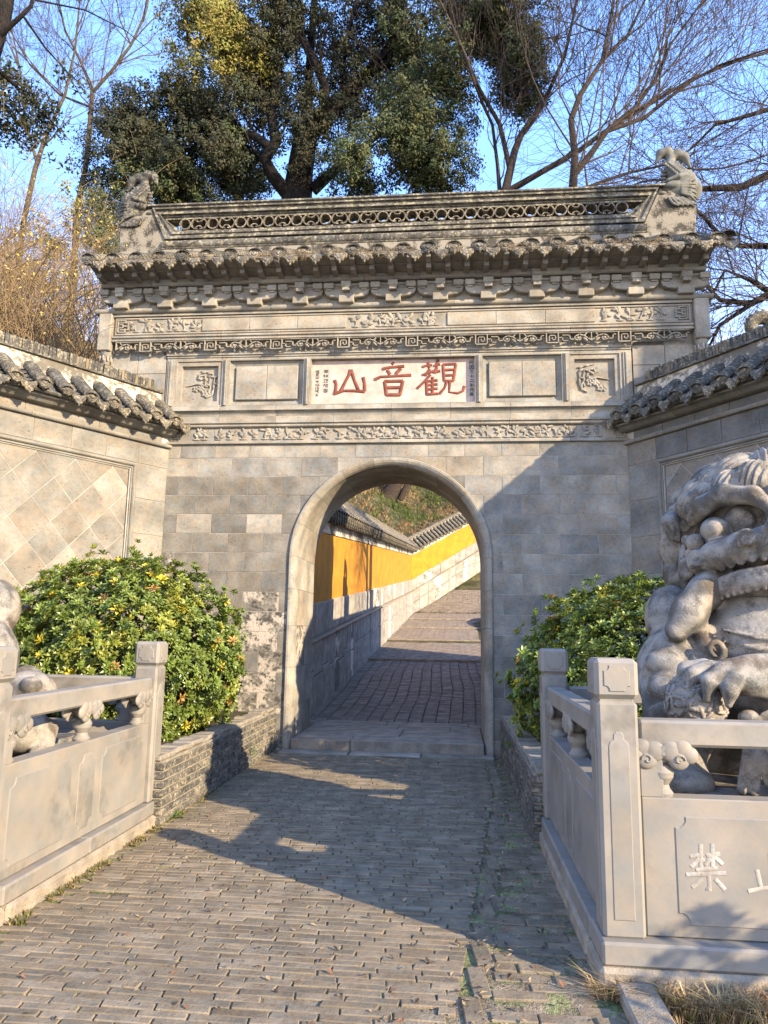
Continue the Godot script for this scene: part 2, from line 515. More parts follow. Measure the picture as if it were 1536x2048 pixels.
	mat("fish", lin(0.25, 0.245, 0.205), "stone", 0.9, 0.8, "bump", 0.3)
	for k in 3:
		var t: Array = [[0.255, 0.235, 0.20], [0.215, 0.205, 0.185], [0.30, 0.27, 0.225]][k]
		mat("brick_%d" % k, lin(t[0], t[1], t[2]), "tile", 0.8 + 0.2 * k, 0.92, "bump", 0.5)
	for k in 4:
		var t: Array = [[0.315, 0.255, 0.172], [0.27, 0.224, 0.155], [0.355, 0.288, 0.197], [0.29, 0.233, 0.155]][k]
		mat("paver_%d" % k, lin(t[0], t[1], t[2]), "stone", 0.9 + 0.23 * k, 0.9, "bump", 0.4)
	mat("dust", lin(0.42, 0.34, 0.225), "soil", 0.8, 1.0, "bump", 1.0)
	mat("kerb", lin(0.44, 0.375, 0.285), "stone", 1.0, 0.9, "bump", 0.6)
	mat("slab", lin(0.44, 0.36, 0.265), "stone", 1.4, 0.85, "bump", 0.5)
	mat("soil", lin(0.17, 0.135, 0.09), "soil", 1.6, 1.0, "bump", 2.0)
	mat("hill", lin(0.15, 0.125, 0.065), "soil", 3.0, 1.0, "bump", 3.0)
	mat("yellow", lin(0.60, 0.262, 0.024), "plaster", 2.8, 0.85, "bump", 0.12)
	mat("white_wash", lin(0.70, 0.65, 0.57), "oldplaster", 3.5, 0.9, "bump", 0.3)
	mat("bark_dark", lin(0.055, 0.045, 0.038), "bark", 0.9, 0.95, "bark", 3.0)
	mat("bark_brown", lin(0.125, 0.095, 0.078), "bark", 0.8, 0.95, "bark", 2.0)
	mat("bark_pale", lin(0.24, 0.185, 0.125), "bark", 0.9, 0.95, "bark", 2.0)
	mat("twig", lin(0.088, 0.066, 0.055), "", 1.0, 0.9, "", 0.0)
	mat("dry_twig", lin(0.22, 0.155, 0.085), "", 1.0, 0.9, "", 0.0)
	for t in [["leaf_dark", 0.55, 0.25], ["leaf_bush", 0.36, 0.2], ["leaf_dry", 0.7, 0.3]]:
		var m := StandardMaterial3D.new()
		m.resource_name = t[0]
		m.vertex_color_use_as_albedo = true
		m.roughness = t[1]
		m.metallic_specular = 0.3 if t[0] == "leaf_dark" else 0.45
		m.backlight_enabled = true
		m.backlight = Color(t[2], t[2], t[2] * 0.5)
		M[t[0]] = m

# ---------------------------------------------------------------- the gate
const RO := 1.425   # outside and inside of the arch ring
const RI := 1.31
const SPR := 2.63

func arch_outline(r: float, low: float) -> PackedVector2Array:
	var p := PackedVector2Array([Vector2(r, low)])
	p.append_array(PackedVector2Array(arc(Vector2(0, SPR), r, 0, 180, 28)))
	p.append(Vector2(-r, low))
	return p

func gate_stone(x: float, y: float) -> Material:
	var k := rng.randf()
	if x < -1.3 and y < 2.55:
		if y < 2.2 or x < -2.6:
			if k < 0.55: return M["salt_%d" % rng.randi_range(0, 2)]
			if k < 0.8: return M["block_%d" % [4, 1, 3][rng.randi_range(0, 2)]]
	if x < 1.0 and y < 3.9 and k > 0.06: return M["block_%d" % [0, 1, 2, 3, 3, 4, 5][rng.randi_range(0, 6)]]
	if x > 1.3 and y < 1.4 and k < 0.6: return M["block_%d" % [2, 5, 0][rng.randi_range(0, 2)]]
	if x > 1.3: return M["stone_%d" % [0, 0, 1, 5, 4, 1][rng.randi_range(0, 5)]]
	return M["stone_%d" % rng.randi_range(0, 5)]

func build_gate() -> void:
	var g := thing("temple_gate", "grey carved stone temple gate with an arched opening and tiled roof", "gate")
	# the core that shows as mortar in the joints
	var mb := MB.new()
	var ol := PackedVector2Array([Vector2(-4.3, -0.1), Vector2(-RI - 0.05, -0.1)])
	var ar := arch_outline(RI + 0.05, -0.1); ar.reverse()
	ol.append_array(ar.slice(1, ar.size() - 1))
	ol.append_array(PackedVector2Array([Vector2(RI + 0.05, -0.1), Vector2(4.3, -0.1), Vector2(4.3, 4.75), Vector2(-4.3, 4.75)]))
	mb.prism(ol, -0.95, -0.005, 0.0, true)
	mb.prism(rect(-4.3, 4.75, 4.3, 7.3), -0.95, -0.12, 0.0, true)
	var inn := PackedVector2Array([Vector2(-2.0, -0.1), Vector2(-RI - 0.05, -0.1)])
	inn.append_array(ar.slice(1, ar.size() - 1))
	inn.append_array(PackedVector2Array([Vector2(RI + 0.05, -0.1), Vector2(2.0, -0.1), Vector2(2.0, 4.5), Vector2(-2.0, 4.5)]))
	mb.prism(inn, -1.3, -0.9, 0.0, true)
	put("wall_core", mb, M.mortar, g)
	# courses of large grey blocks
	var cut := arch_outline(RO + 0.004, -0.5)
	var pitch := 0.277
	for row in 16:
		var y1 := 4.262 if row == 0 else 4.064 - pitch * (row - 1)
		var y0 := 4.064 if row == 0 else y1 - pitch
		if y1 < 0.02: continue
		var x := -3.37 - (0.0 if row % 2 else 0.26)
		while x < 3.37:
			var x0 := maxf(x, -3.36); var x1 := minf(x + 0.52, 3.36)
			x += 0.52
			if x1 - x0 < 0.03: continue
			var cx := (x0 + x1) / 2; var cy := (y0 + y1) / 2
			var r := rect(x0, y0, x1, y1, 0.0028)
			var m := gate_stone(cx, cy)
			var fz := rng.randf_range(-0.002, 0.003)
			var parts := Geometry2D.clip_polygons(r, cut)
			if parts.is_empty(): continue
			if parts.size() == 1 and parts[0].size() == 4 and absf(parts[0][0].x - parts[0][2].x) > x1 - x0 - 0.03 and absf(cx) > RO:
				block("stone_block", g, Vector3(cx, cy, -0.05 + fz), Vector3(x1 - x0 - 0.0056, y1 - y0 - 0.0056, 0.1), m, 0.0025)
			else:
				for q in parts:
					if q.size() < 3: continue
					var b := MB.new()
					b.prism(q, -0.1, fz)
					put("stone_block", b, m, g)
	# upper wall behind the wings' ridges
	for sx in [-1, 1]:
		for y in [[4.27, 4.82], [4.827, 5.37], [5.377, 5.72]]:
			for x in [[3.42, 3.86], [3.867, 4.29]]:
				block("stone_block", g, Vector3(sx * (x[0] + x[1]) / 2, (y[0] + y[1]) / 2, -0.04), Vector3(x[1] - x[0], y[1] - y[0], 0.1), M["stone_%d" % [0, 2, 5][rng.randi_range(0, 2)]], 0.003)
	build_arch(g)
	build_middle(g)
	build_upper(g)
	build_roof(g)

func build_arch(g: Node3D) -> void:
	var sec := PackedVector2Array([Vector2(RI, -0.14), Vector2(RO, -0.14), Vector2(RO, 0.025), Vector2(RO - 0.012, 0.036), Vector2(RO - 0.04, 0.036), Vector2(RI + 0.045, 0.022), Vector2(RI + 0.018, -0.006), Vector2(RI, -0.045)])
	# frame: x = outward radius, y = +z of the world, travel follows
	var fr := func(ang: float) -> Transform3D:
		var c := cos(ang); var s := sin(ang)
		return Transform3D(Basis(Vector3(c, s, 0), Vector3(0, 0, 1), Vector3(s, -c, 0)), Vector3(0, SPR, 0))
	var jam := func(sx: int, y: float) -> Transform3D:
		return Transform3D(Basis(Vector3(sx, 0, 0), Vector3(0, 0, 1), Vector3(0, -sx, 0)), Vector3(0, y, 0))
	var tones := ["stone_2", "stone_5", "stone_0", "stone_3"]
	var na := 9
	for k in na:
		var mb := MB.new()
		var f := []
		for i in 5: f.append(fr.call(PI - PI * (k + 0.003 + i / 4.0 * 0.994) / na))
		mb.sweep(sec, f)
		put("arch_stone", mb, M[tones[rng.randi_range(0, 3)]], g)
		for d in 2:      # the smooth soffit behind the moulded ring
			var mz := MB.new()
			var z0 := -0.145 - d * 0.58; var z1 := z0 - 0.573
			mz.sweep(PackedVector2Array([Vector2(RI, z1), Vector2(RI + 0.06, z1), Vector2(RI + 0.06, z0), Vector2(RI, z0)]), f)
			put("arch_stone", mz, M[tones[rng.randi_range(0, 3)]], g)
	var ys := [0.0, 0.56, 1.09, 1.66, 2.17, SPR]
	for sx in [-1, 1]:
		for k in 5:
			var mb := MB.new()
			var a: float = ys[k] + 0.0015 if k else -0.02; var b: float = ys[k + 1] - 0.0015
			var f := [jam.call(sx, a), jam.call(sx, b)]
			if sx == 1: f.reverse()
			mb.sweep(sec, f)
			put("arch_stone", mb, M[tones[rng.randi_range(0, 3)]], g)
			for d in 2:
				var z0 := -0.145 - d * 0.58
				var m: Material = M[tones[rng.randi_range(0, 3)]]
				if sx == -1 and k < 3 and d == 0: m = M["salt_1"] if k == 2 else M["stone_2"]
				block("arch_stone", g, Vector3(sx * (RI + 0.03), (a + b) / 2, z0 - 0.287), Vector3(0.06, b - a, 0.573), m, 0.003)

func relief(parent: Node3D, called: String, x0: float, x1: float, y0: float, y1: float, z: float, sd: int, kind := 0) -> void:
	# one carved group: stems, leaves, petals and a rock foot
	var q := RandomNumberGenerator.new(); q.seed = sd
	var mb := MB.new()
	var w := x1 - x0; var h := y1 - y0
	var nst := q.randi_range(2, 3)
	for s in nst:
		var x := x0 + w * (s + q.randf_range(0.25, 0.75)) / nst
		var pts := []
		var k := 4
		var top := q.randf_range(0.6, 0.95)
		var lean := q.randf_range(-0.5, 0.5) * w / nst
		for i in k + 1:
			pts.append(Vector3(x + lean * i / k + sin(i * 1.9 + sd) * w * 0.03, y0 + h * (0.1 + top * 0.85 * i / k), z + 0.006))
		mb.tube(pts, [0.013, 0.013, 0.012, 0.01, 0.008], 5)
		for j in q.randi_range(3, 6):
			var e: Vector3 = pts[q.randi_range(1, k)]
			var a := q.randf_range(-0.6, 3.7)
			var r := Vector3(h * q.randf_range(0.18, 0.32), h * q.randf_range(0.09, 0.15), 0.019)
			mb.blob(e + Vector3(cos(a) * r.x * 0.9, sin(a) * r.x * 0.7, 0), r, Basis(Vector3(0, 0, 1), a), 7, 4)
		if q.randf() < 0.5:
			for j in 5:
				var a := TAU * j / 5
				mb.blob(pts[k] + Vector3(cos(a), sin(a), 0) * h * 0.09, Vector3(h * 0.07, h * 0.045, 0.018), Basis(Vector3(0, 0, 1), a), 6, 4)
		mb.blob(Vector3(x, y0 + h * 0.1, z), Vector3(w * 0.2, h * 0.07, 0.02), Basis.IDENTITY, 8, 4)
	put(called, mb, M.carved, parent)

func fret(parent: Node3D, x: float, y: float, s: float, z: float, flip: int) -> void:
	var mb := MB.new()
	var P := func(l: Array) -> Array:
		var o := []
		for i in range(0, l.size(), 2): o.append(Vector2(x + flip * l[i] * s, y + l[i + 1] * s))
		return o
	for l in [[0, 0, 0, 8, 5, 8, 5, 6.4, 1.8, 6.4], [0, 0, 5, 0, 5, 1.6, 1.8, 1.6], [1.8, 3, 3.4, 3, 3.4, 5.2, 1.8, 5.2], [3.4, 4.1, 7, 4.1], [5, 6.4, 7, 6.4, 7, 4.1], [5, 1.6, 7, 1.6, 7, 4.1]]:
		var pts: Array = P.call(l)
		for i in pts.size() - 1:
			var a: Vector2 = pts[i]; var b: Vector2 = pts[i + 1]
			mb.box(Vector3((a.x + b.x) / 2, (a.y + b.y) / 2, z), Vector3(absf(a.x - b.x) + s * 0.8, absf(a.y - b.y) + s * 0.8, 0.03 + 0.0011 * i), 0.003)
	put("carved_fret", mb, M.carved, parent)

func frame_ring(parent: Node3D, x0: float, y0: float, x1: float, y1: float, prof: Array, m: Material, called := "panel_frame", fill := false) -> void:
	var mb := MB.new()
	var rings := []
	for p in prof: rings.append([rect(x0, y0, x1, y1, p[0]), p[1]])
	mb.loft(rings, fill)
	put(called, mb, m, parent)

func lengths(x0: float, x1: float, step: float) -> Array:
	var out := []
	var k := int(round((x1 - x0) / step))
	for i in k: out.append([x0 + (x1 - x0) * i / k, x0 + (x1 - x0) * (i + 1) / k])
	return out

func course(parent: Node3D, called: String, x0: float, x1: float, step: float, sec: Array, m: Array) -> void:
	# a moulding built of separate lengths, butted with a fine joint
	var i := 0
	for s in lengths(x0, x1, step):
		var mb := MB.new()
		mb.mould(s[0] + 0.002, s[1] - 0.002, sec)
		put(called, mb, M[m[(i * 7 + i / 3) % m.size()]], parent)
		i += 1

func V(a: Array) -> Array:
	var o := []
	for i in range(0, a.size(), 2): o.append(Vector2(a[i], a[i + 1]))
	return o

func build_middle(g: Node3D) -> void:
	var st := ["stone_0", "stone_5", "stone_2"]
	course(g, "stone_moulding", -3.36, 3.36, 0.86, V([-0.05, 4.265, 0.03, 4.265, 0.045, 4.272, 0.045, 4.292, 0.022, 4.3, 0.022, 4.315, -0.05, 4.315]), st)
	course(g, "frieze_stone", -3.36, 3.36, 0.74, V([-0.05, 4.317, 0.004, 4.317, 0.004, 4.512, -0.05, 4.512]), st)
	course(g, "stone_moulding", -3.36, 3.36, 0.86, V([-0.05, 4.515, 0.03, 4.515, 0.05, 4.53, 0.05, 4.56, 0.075, 4.572, 0.075, 4.6, 0.02, 4.615, -0.05, 4.615]), ["stone_2", "stone_5"])
	course(g, "stone_moulding", -3.4, 3.4, 0.9, V([-0.05, 4.617, 0.012, 4.617, 0.012, 4.69, -0.05, 4.69]), st)
	course(g, "stone_moulding", -3.4, 3.4, 0.83, V([-0.05, 4.692, 0.004, 4.692, 0.012, 4.72, 0.035, 4.75, 0.07, 4.768, -0.05, 4.768]), ["stone_1", "stone_0"])
	for k in 17:
		var x := -2.98 + k * 0.351
		relief(g, "carved_plant", x, x + 0.33, 4.325, 4.508, 0.004, 100 + k)
	for sx in [-1, 1]: fret(g, sx * 3.26, 4.33, 0.02, 0.01, -sx)
	# frame of five panels
	var ed := V([-0.05, 4.77, 0.055, 4.77, 0.055, 4.79, 0.035, 4.794, 0.035, 4.815, 0.02, 4.82, 0.02, 4.85, -0.05, 4.85])
	course(g, "stone_moulding", -3.4, 3.4, 0.85, ed, ["stone_2", "stone_0"])
	course(g, "stone_moulding", -3.4, 3.4, 0.85, V([-0.05, 5.567, 0.02, 5.567, 0.02, 5.6, 0.035, 5.605, 0.035, 5.63, 0.055, 5.635, 0.055, 5.66, -0.05, 5.66]), ["stone_2", "stone_0"])
	for x in [[-3.4, -3.25], [-2.53, -2.44], [-1.30, -1.21], [1.21, 1.30], [2.44, 2.53], [3.25, 3.4]]:
		var mb := MB.new()
		var c: float = (x[0] + x[1]) / 2; var w: float = (x[1] - x[0]) / 2
		mb.prism(rect(x[0], 4.851, x[1], 5.566), -0.05, 0.02)
		mb.prism(rect(c - w * 0.62, 4.853, c + w * 0.62, 5.564), 0.02, 0.036, 0.002)
		mb.prism(rect(c - w * 0.22, 4.856, c + w * 0.22, 5.561), 0.036, 0.05, 0.006)
		put("panel_mullion", mb, M.stone_0, g)
	for x in [[-3.25, -2.53], [2.53, 3.25]]:
		frame_ring(g, x[0], 4.851, x[1], 5.566, [[0.0, 0.02], [0.015, 0.02], [0.017, 0.0], [0.08, -0.004], [0.083, -0.06]], M.stone_5, "panel_frame", true)
		build_spray(g, (x[0] + x[1]) / 2, 5.21, -0.06, 0.23, 1 if x[0] < 0 else -1)
	for x in [[-2.44, -1.30], [1.30, 2.44]]:
		frame_ring(g, x[0], 4.851, x[1], 5.566, [[0.0, 0.02], [0.012, 0.02], [0.014, -0.02], [0.095, -0.055]], M.stone_1, "panel_frame", true)
		var mid: float = (x[0] + x[1]) / 2
		for s in [[x[0] + 0.1, mid - 0.002], [mid + 0.002, x[1] - 0.1]]:
			block("raised_panel", g, Vector3((s[0] + s[1]) / 2, 5.213, -0.04), Vector3(s[1] - s[0], 0.52, 0.06), M.stone_2, 0.008)
	build_plaque(g)

func build_spray(g: Node3D, cx: float, cy: float, z: float, r: float, fl: int) -> void:
	var mb := MB.new()
	var q := RandomNumberGenerator.new(); q.seed = 77
	for k in 3:
		var pts := []
		var rad := []
		for i in 8:
			var a := lerpf(-1.1 + k * 0.35, 1.6 + k * 0.25, i / 7.0)
			var rr := r * (0.98 - 0.28 * k + 0.1 * sin(i * 1.7 + k))
			pts.append(Vector3(cx + fl * cos(a) * rr, cy + sin(a) * rr, z + 0.01)); rad.append(0.016 - 0.001 * i)
		mb.tube(pts, rad, 5)
		for i in 6:
			var p: Vector3 = pts[i + 1]
			var a := q.randf() * TAU
			mb.blob(p + Vector3(cos(a), sin(a), 0) * 0.03, Vector3(0.045, 0.018, 0.022), Basis(Vector3(0, 0, 1), a), 7, 4)
	for k in 5:
		var p := Vector3(cx + q.randf_range(-0.6, 0.6) * r, cy + q.randf_range(-0.9, 0.0) * r, z)
		for j in 5:
			var a := TAU * j / 5
			mb.blob(p + Vector3(cos(a), sin(a), 0.2) * 0.028, Vector3(0.028, 0.02, 0.02), Basis(Vector3(0, 0, 1), a), 6, 4)
	mb.tube([Vector3(cx - fl * r * 0.9, cy - r * 0.1, z + 0.01), Vector3(cx - fl * r * 0.2, cy + r * 0.05, z + 0.015), Vector3(cx + fl * r * 0.5, cy - r * 0.15, z + 0.01)], [0.01, 0.016, 0.014], 5)
	put("carved_spray", mb, M.carved, g)

func stroke_mesh(mb: MB, pts: Array, w: float, z: float, dep: float) -> void:
	# a brush stroke: rounded, swelling at its ends
	var p3 := []
	var rad := []
	var n := pts.size()
	for i in n:
		var p: Vector2 = pts[i]
		p3.append(Vector3(p.x, p.y, 0)); rad.append(w * (0.55 if i == 0 or i == n - 1 else 0.46))
	var t := MB.new()
	t.tube(p3, rad, 8)
	for i in t.v.size():
		mb.v.append(Vector3(t.v[i].x, t.v[i].y, z + t.v[i].z * dep / (w * 0.5)))
		mb.n.append(Vector3(t.n[i].x * dep, t.n[i].y * dep, t.n[i].z * w * 0.5).normalized())

func glyph(parent: Node3D, called: String, strokes: Array, org: Vector2, s: Vector2, w: float, z: float, dep: float, m: Material) -> void:
	var mb := MB.new()
	for st in strokes:
		var pts := []
		for i in range(0, st.size() - 1, 2): pts.append(Vector2(org.x + st[i] * s.x, org.y - st[i + 1] * s.y))
		stroke_mesh(mb, pts, w, z, dep)
	put(called, mb, m, parent, Transform3D(Basis.IDENTITY, -parent.position) if parent.name.begins_with("name_plaque") else Transform3D.IDENTITY)

func digits(s: String) -> Array:
	var out := []
	for w in s.split(" "):
		var l := []
		for ch in w: l.append(float(ch))
		out.append(l)
	return out

func build_plaque(g: Node3D) -> void:
	frame_ring(g, -1.21, 4.851, 1.21, 5.566, [[0.0, 0.02], [0.012, 0.02], [0.014, -0.07]], M.stone_1)
	var pl := block("name_plaque", g, Vector3(0, 5.208, -0.09), Vector3(2.41, 0.71, 0.05), M.plaque, 0.004)
	var o := Vector2(-1.205, 5.762); var sc := Vector2(0.00166, 0.0017); var z := -0.065
	glyph(pl, "carved_character", [[350, 208, 335, 260, 300, 330, 268, 400], [355, 208, 385, 300, 425, 392], [210, 300, 225, 340, 218, 425], [205, 425, 290, 398, 380, 400, 482, 408], [465, 278, 478, 330, 482, 405]], o, sc, 0.053, z, 0.014, M.red_letter)
	glyph(pl, "carved_character", [[722, 150, 738, 165], [638, 208, 680, 195, 830, 185], [680, 215, 705, 258], [800, 205, 755, 252], [568, 302, 620, 278, 780, 272, 892, 266], [658, 320, 676, 442], [658, 318, 822, 318], [820, 318, 792, 445], [680, 376, 795, 376], [676, 440, 795, 442]], o, sc, 0.05, z, 0.014, M.red_letter)
	glyph(pl, "carved_character", [[990, 195, 1030, 182, 1075, 178], [1040, 153, 1052, 205], [1092, 188, 1146, 172], [1128, 130, 1112, 190], [988, 268, 1040, 252, 1085, 235], [1056, 215, 1015, 275], [1092, 248, 1146, 232], [1122, 198, 1090, 250], [1062, 265, 1000, 335, 945, 388], [1026, 310, 1032, 445], [1030, 325, 1125, 316], [1034, 360, 1125, 352], [1034, 398, 1125, 390], [1030, 442, 1128, 436], [1080, 288, 1080, 440], [1172, 178, 1182, 322], [1172, 176, 1288, 174], [1284, 176, 1262, 325], [1186, 226, 1268, 224], [1186, 275, 1264, 272], [1182, 324, 1262, 324], [1204, 330, 1184, 390, 1142, 438], [1232, 330, 1226, 424, 1300, 436, 1345, 416, 1358, 372]], o, sc, 0.042, z, 0.013, M.red_letter)
	var cols := [[1398, 145, 43, 40, ["118184 1484 1118 1838 445689", "1119 9199 1191 1999 3373 35575537 5378 6345", "2282 3575 1898", "1595 5159", "2383 1797", "4121 2383 1797 3335 2555 5259", "3272 1494 4429 64699896", "2272 2226 7276 2474 2676 1898"]], [106, 200, 48, 43, ["1292 5155 5215 5285 3575 5559 1797", "0333 2029 2305 2345 5185 5186 8185 5383 5585 5559 6598", "1122 0314 0927 3191 3139 5282 5285 8285 5484 6569 4738 7789", "1242 2124 3134 1344 4447 1714 6151 5292 8359 5499", "2272 1393 2575 1696 5157 2888 2979 2929 2829"]], [34, 208, 36, 30, ["1215 2191 3383 3339 8389 3686 3989", "1191 2373 3455 1898 5558 2676", "1292 2229 4474 4477 7477", "2282 1595 5159 3347 7367", "1343 3134 1549 6191 6369 9399 6696", "2129 5282 5486 5789 8289", "1122 1434 3191 5383 5557 4494 6699", "2282 5259 3575 1898"]]]
	for c in cols:
		var k := 0
		for s in c[4]:
			var st := digits(s)
			glyph(pl, "inked_character", st, Vector2(o.x + c[0] * sc.x, o.y - (c[1] + k * c[3]) * sc.y), Vector2(c[2] / 9.0 * sc.x, c[3] * 0.86 / 9.0 * sc.y), 0.0105, z, 0.004, M.ink)
			k += 1

func build_upper(g: Node3D) -> void:
	var st := ["stone_0", "stone_5", "stone_2"]
	course(g, "stone_moulding", -4.28, 4.28, 0.86, V([-0.05, 5.663, 0.01, 5.663, 0.01, 5.84, -0.05, 5.84]), st)
	# hanging lacework
	var q := RandomNumberGenerator.new(); q.seed = 5
	var n := 25
	var w := 8.34 / n
	for k in n:
		var x := -4.17 + k * w
		var mb := MB.new()
		var z0 := 0.10; var z1 := 0.135
		var ln := func(l: Array, wd := 0.014) -> void:
			var pts := []
			for i in range(0, l.size(), 2): pts.append(Vector2(x + l[i] * w, 5.84 - l[i + 1] * 0.165))
			mb.band(pts, wd, z0, z1 + q.randf() * 0.003, 0.8)
		ln.call([0, 0.05, 1, 0.05])
		if k % 3 == 1:
			ln.call([0.12, 0.05, 0.12, 0.95, 0.62, 0.95, 0.62, 0.05], 0.018)
			ln.call([0.24, 0.8, 0.24, 0.3, 0.5, 0.3, 0.5, 0.7, 0.36, 0.7, 0.36, 0.5])
			ln.call([0.62, 0.5, 0.8, 0.5, 0.8, 0.8, 1.0, 0.8])
			ln.call([0.8, 0.3, 1.0, 0.3])
		else:
			var m := 1.0 if k % 3 == 0 else -1.0
			var f := func(t: float) -> float: return t if m > 0 else 1.0 - t
			ln.call([f.call(0.0), 0.75, f.call(0.15), 0.6, f.call(0.3), 0.35, f.call(0.5), 0.25, f.call(0.68), 0.4, f.call(0.7), 0.65, f.call(0.55), 0.78, f.call(0.42), 0.66, f.call(0.46), 0.5], 0.017)
			ln.call([f.call(0.3), 0.35, f.call(0.2), 0.15])
			ln.call([f.call(0.7), 0.65, f.call(0.88), 0.7, f.call(0.9), 0.3, f.call(1.0), 0.3], 0.015)
			ln.call([f.call(0.0), 0.75, f.call(0.0), 0.05], 0.012)
			mb.blob(Vector3(x + f.call(0.25) * w, 5.84 - 0.11, 0.118), Vector3(0.045, 0.018, 0.02), Basis(Vector3(0, 0, 1), 0.7 * m), 7, 4)
			mb.blob(Vector3(x + f.call(0.55) * w, 5.84 - 0.09, 0.118), Vector3(0.03, 0.022, 0.02), Basis.IDENTITY, 7, 4)
		put("lace_panel", mb, M.carved, g)
	course(g, "stone_moulding", -4.24, 4.24, 0.86, V([-0.05, 5.842, 0.15, 5.842, 0.15, 5.862, 0.125, 5.868, 0.125, 5.892, 0.15, 5.898, 0.15, 5.925, 0.11, 5.932, -0.05, 5.932]), st)
	course(g, "frieze_stone", -4.24, 4.24, 0.84, V([-0.05, 5.934, 0.10, 5.934, 0.10, 6.235, -0.05, 6.235]), st)
	for r in [[-4.21, 5.955, 4.21, 6.225]]:
		frame_ring(g, r[0], r[1], r[2], r[3], [[0.0, 0.09], [0.0, 0.118], [0.022, 0.118], [0.026, 0.103]], M.stone_5, "frieze_frame")
	for x in [[-2.86, -0.68], [0.8, 2.9]]:
		var L := lengths(x[0], x[1], 0.72)
		for s in L: block("raised_panel", g, Vector3((s[0] + s[1]) / 2, 6.09, 0.105), Vector3(s[1] - s[0] - 0.003, 0.2, 0.03), M[st[rng.randi_range(0, 2)]], 0.006)
	var zr := 0.1
	for r in [[-3.92, -2.95, 3], [-0.6, 0.72, 4], [2.98, 3.92, 3]]:
		for k in r[2]:
			var a: float = lerpf(r[0], r[1], float(k) / r[2]); var b: float = lerpf(r[0], r[1], (k + 1.0) / r[2])
			relief(g, "carved_plant", a, b, 5.985, 6.2, zr, 300 + k + int(r[0] * 10), 1)
	for sx in [-1, 1]: fret(g, sx * 4.17, 6.0, 0.023, 0.11, -sx)
	course(g, "stone_moulding", -4.24, 4.24, 0.86, V([-0.05, 6.237, 0.14, 6.237, 0.14, 6.262, 0.125, 6.268, 0.125, 6.28, -0.05, 6.28]), st)
	var roll := [Vector2(-0.05, 6.282)]
	for i in 7: roll.append(Vector2(0.14, 6.322) + Vector2(cos(-PI / 2 + PI * i / 6), sin(-PI / 2 + PI * i / 6)) * 0.04)
	roll.append(Vector2(-0.05, 6.362))
	course(g, "roll_moulding", -4.52, 4.52, 0.95, roll, st)
	# corner pilasters with a lotus drop
	for sx in [-1, 1]:
		var cp := block("corner_pilaster", g, Vector3(sx * 4.345, 5.985, 0.07), Vector3(0.2, 0.585, 0.24), M.stone_5, 0.012)
		block("corner_pilaster", g, Vector3(sx * 4.345, 5.985, -0.49), Vector3(0.19, 0.58, 0.86), M.stone_0, 0.01)
		var mb := MB.new()
		mb.lathe(V([0.0, 5.49, 0.05, 5.5, 0.075, 5.55, 0.06, 5.6, 0.085, 5.64, 0.1, 5.68, 0.095, 5.692, 0.0, 5.692]), 8, Vector3(sx * 4.345, 0, 0.07), Basis(Vector3.UP, PI / 8))
		for k in 8:
			var a := TAU * k / 8
			mb.blob(Vector3(sx * 4.345 + cos(a) * 0.08, 5.585, 0.07 + sin(a) * 0.08), Vector3(0.02, 0.05, 0.02), Basis.IDENTITY, 6, 4)
		put("lotus_drop", mb, M.carved, cp, Transform3D(Basis.IDENTITY, -cp.position))
	# bracket zone
	course(g, "frieze_stone", -4.3, 4.3, 0.7, V([-0.05, 6.363, 0.115, 6.363, 0.115, 6.72, -0.05, 6.72]), st)
	var bm := MB.new()
	bm.box(Vector3(0, -0.045, 0.055), Vector3(0.22, 0.11, 0.13), 0.008)
	var boat := PackedVector2Array(V([-0.33, 0.12, -0.33, 0.08, -0.30, 0.03, -0.24, 0.0, -0.12, -0.015, 0.12, -0.015, 0.24, 0.0, 0.30, 0.03, 0.33, 0.08, 0.33, 0.12]))
	bm.prism(boat, -0.02, 0.09, 0.01)
	for x in [-0.26, 0.0, 0.26]:
		bm.box(Vector3(x, 0.155, 0.075 if x else 0.12), Vector3(0.14, 0.085, 0.12), 0.006)
		bm.box(Vector3(x, 0.105, 0.06), Vector3(0.09, 0.03, 0.1), 0.004)
	bm.box(Vector3(0, 0.09, 0.12), Vector3(0.11, 0.06, 0.1), 0.004)
	var bmm := bm.mesh()
	var sm := MB.new()
	sm.tube([Vector3(0.07, -0.06, 0), Vector3(0.06, 0.0, 0.006), Vector3(0.02, 0.05, 0.006), Vector3(-0.02, 0.1, 0.004), Vector3(-0.09, 0.11, 0)], [0.012, 0.016, 0.018, 0.014, 0.006], 5)
	var smm := sm.mesh()
	for k in 13:
		var x := -4.1 + k * 0.686
		node("eave_bracket", g, bmm, M[st[k % 3]], Transform3D(Basis.from_scale(Vector3(1, 1, 1.12)), Vector3(x, 6.43, 0.115)))
		if k < 12: node("carved_scroll", g, smm, M.carved, at(x + 0.345, 6.46, 0.118))
	course(g, "eave_beam", -4.4, 4.4, 0.9, V([0.116, 6.545, 0.185, 6.545, 0.185, 6.6, 0.2, 6.605, 0.2, 6.643, 0.116, 6.643]), st)
	course(g, "eave_board", -4.4, 4.4, 0.8, V([0.116, 6.645, 0.27, 6.645, 0.29, 6.66, 0.31, 6.72, 0.31, 6.735, 0.116, 6.735]), ["eaves", "stone_0", "eaves"])

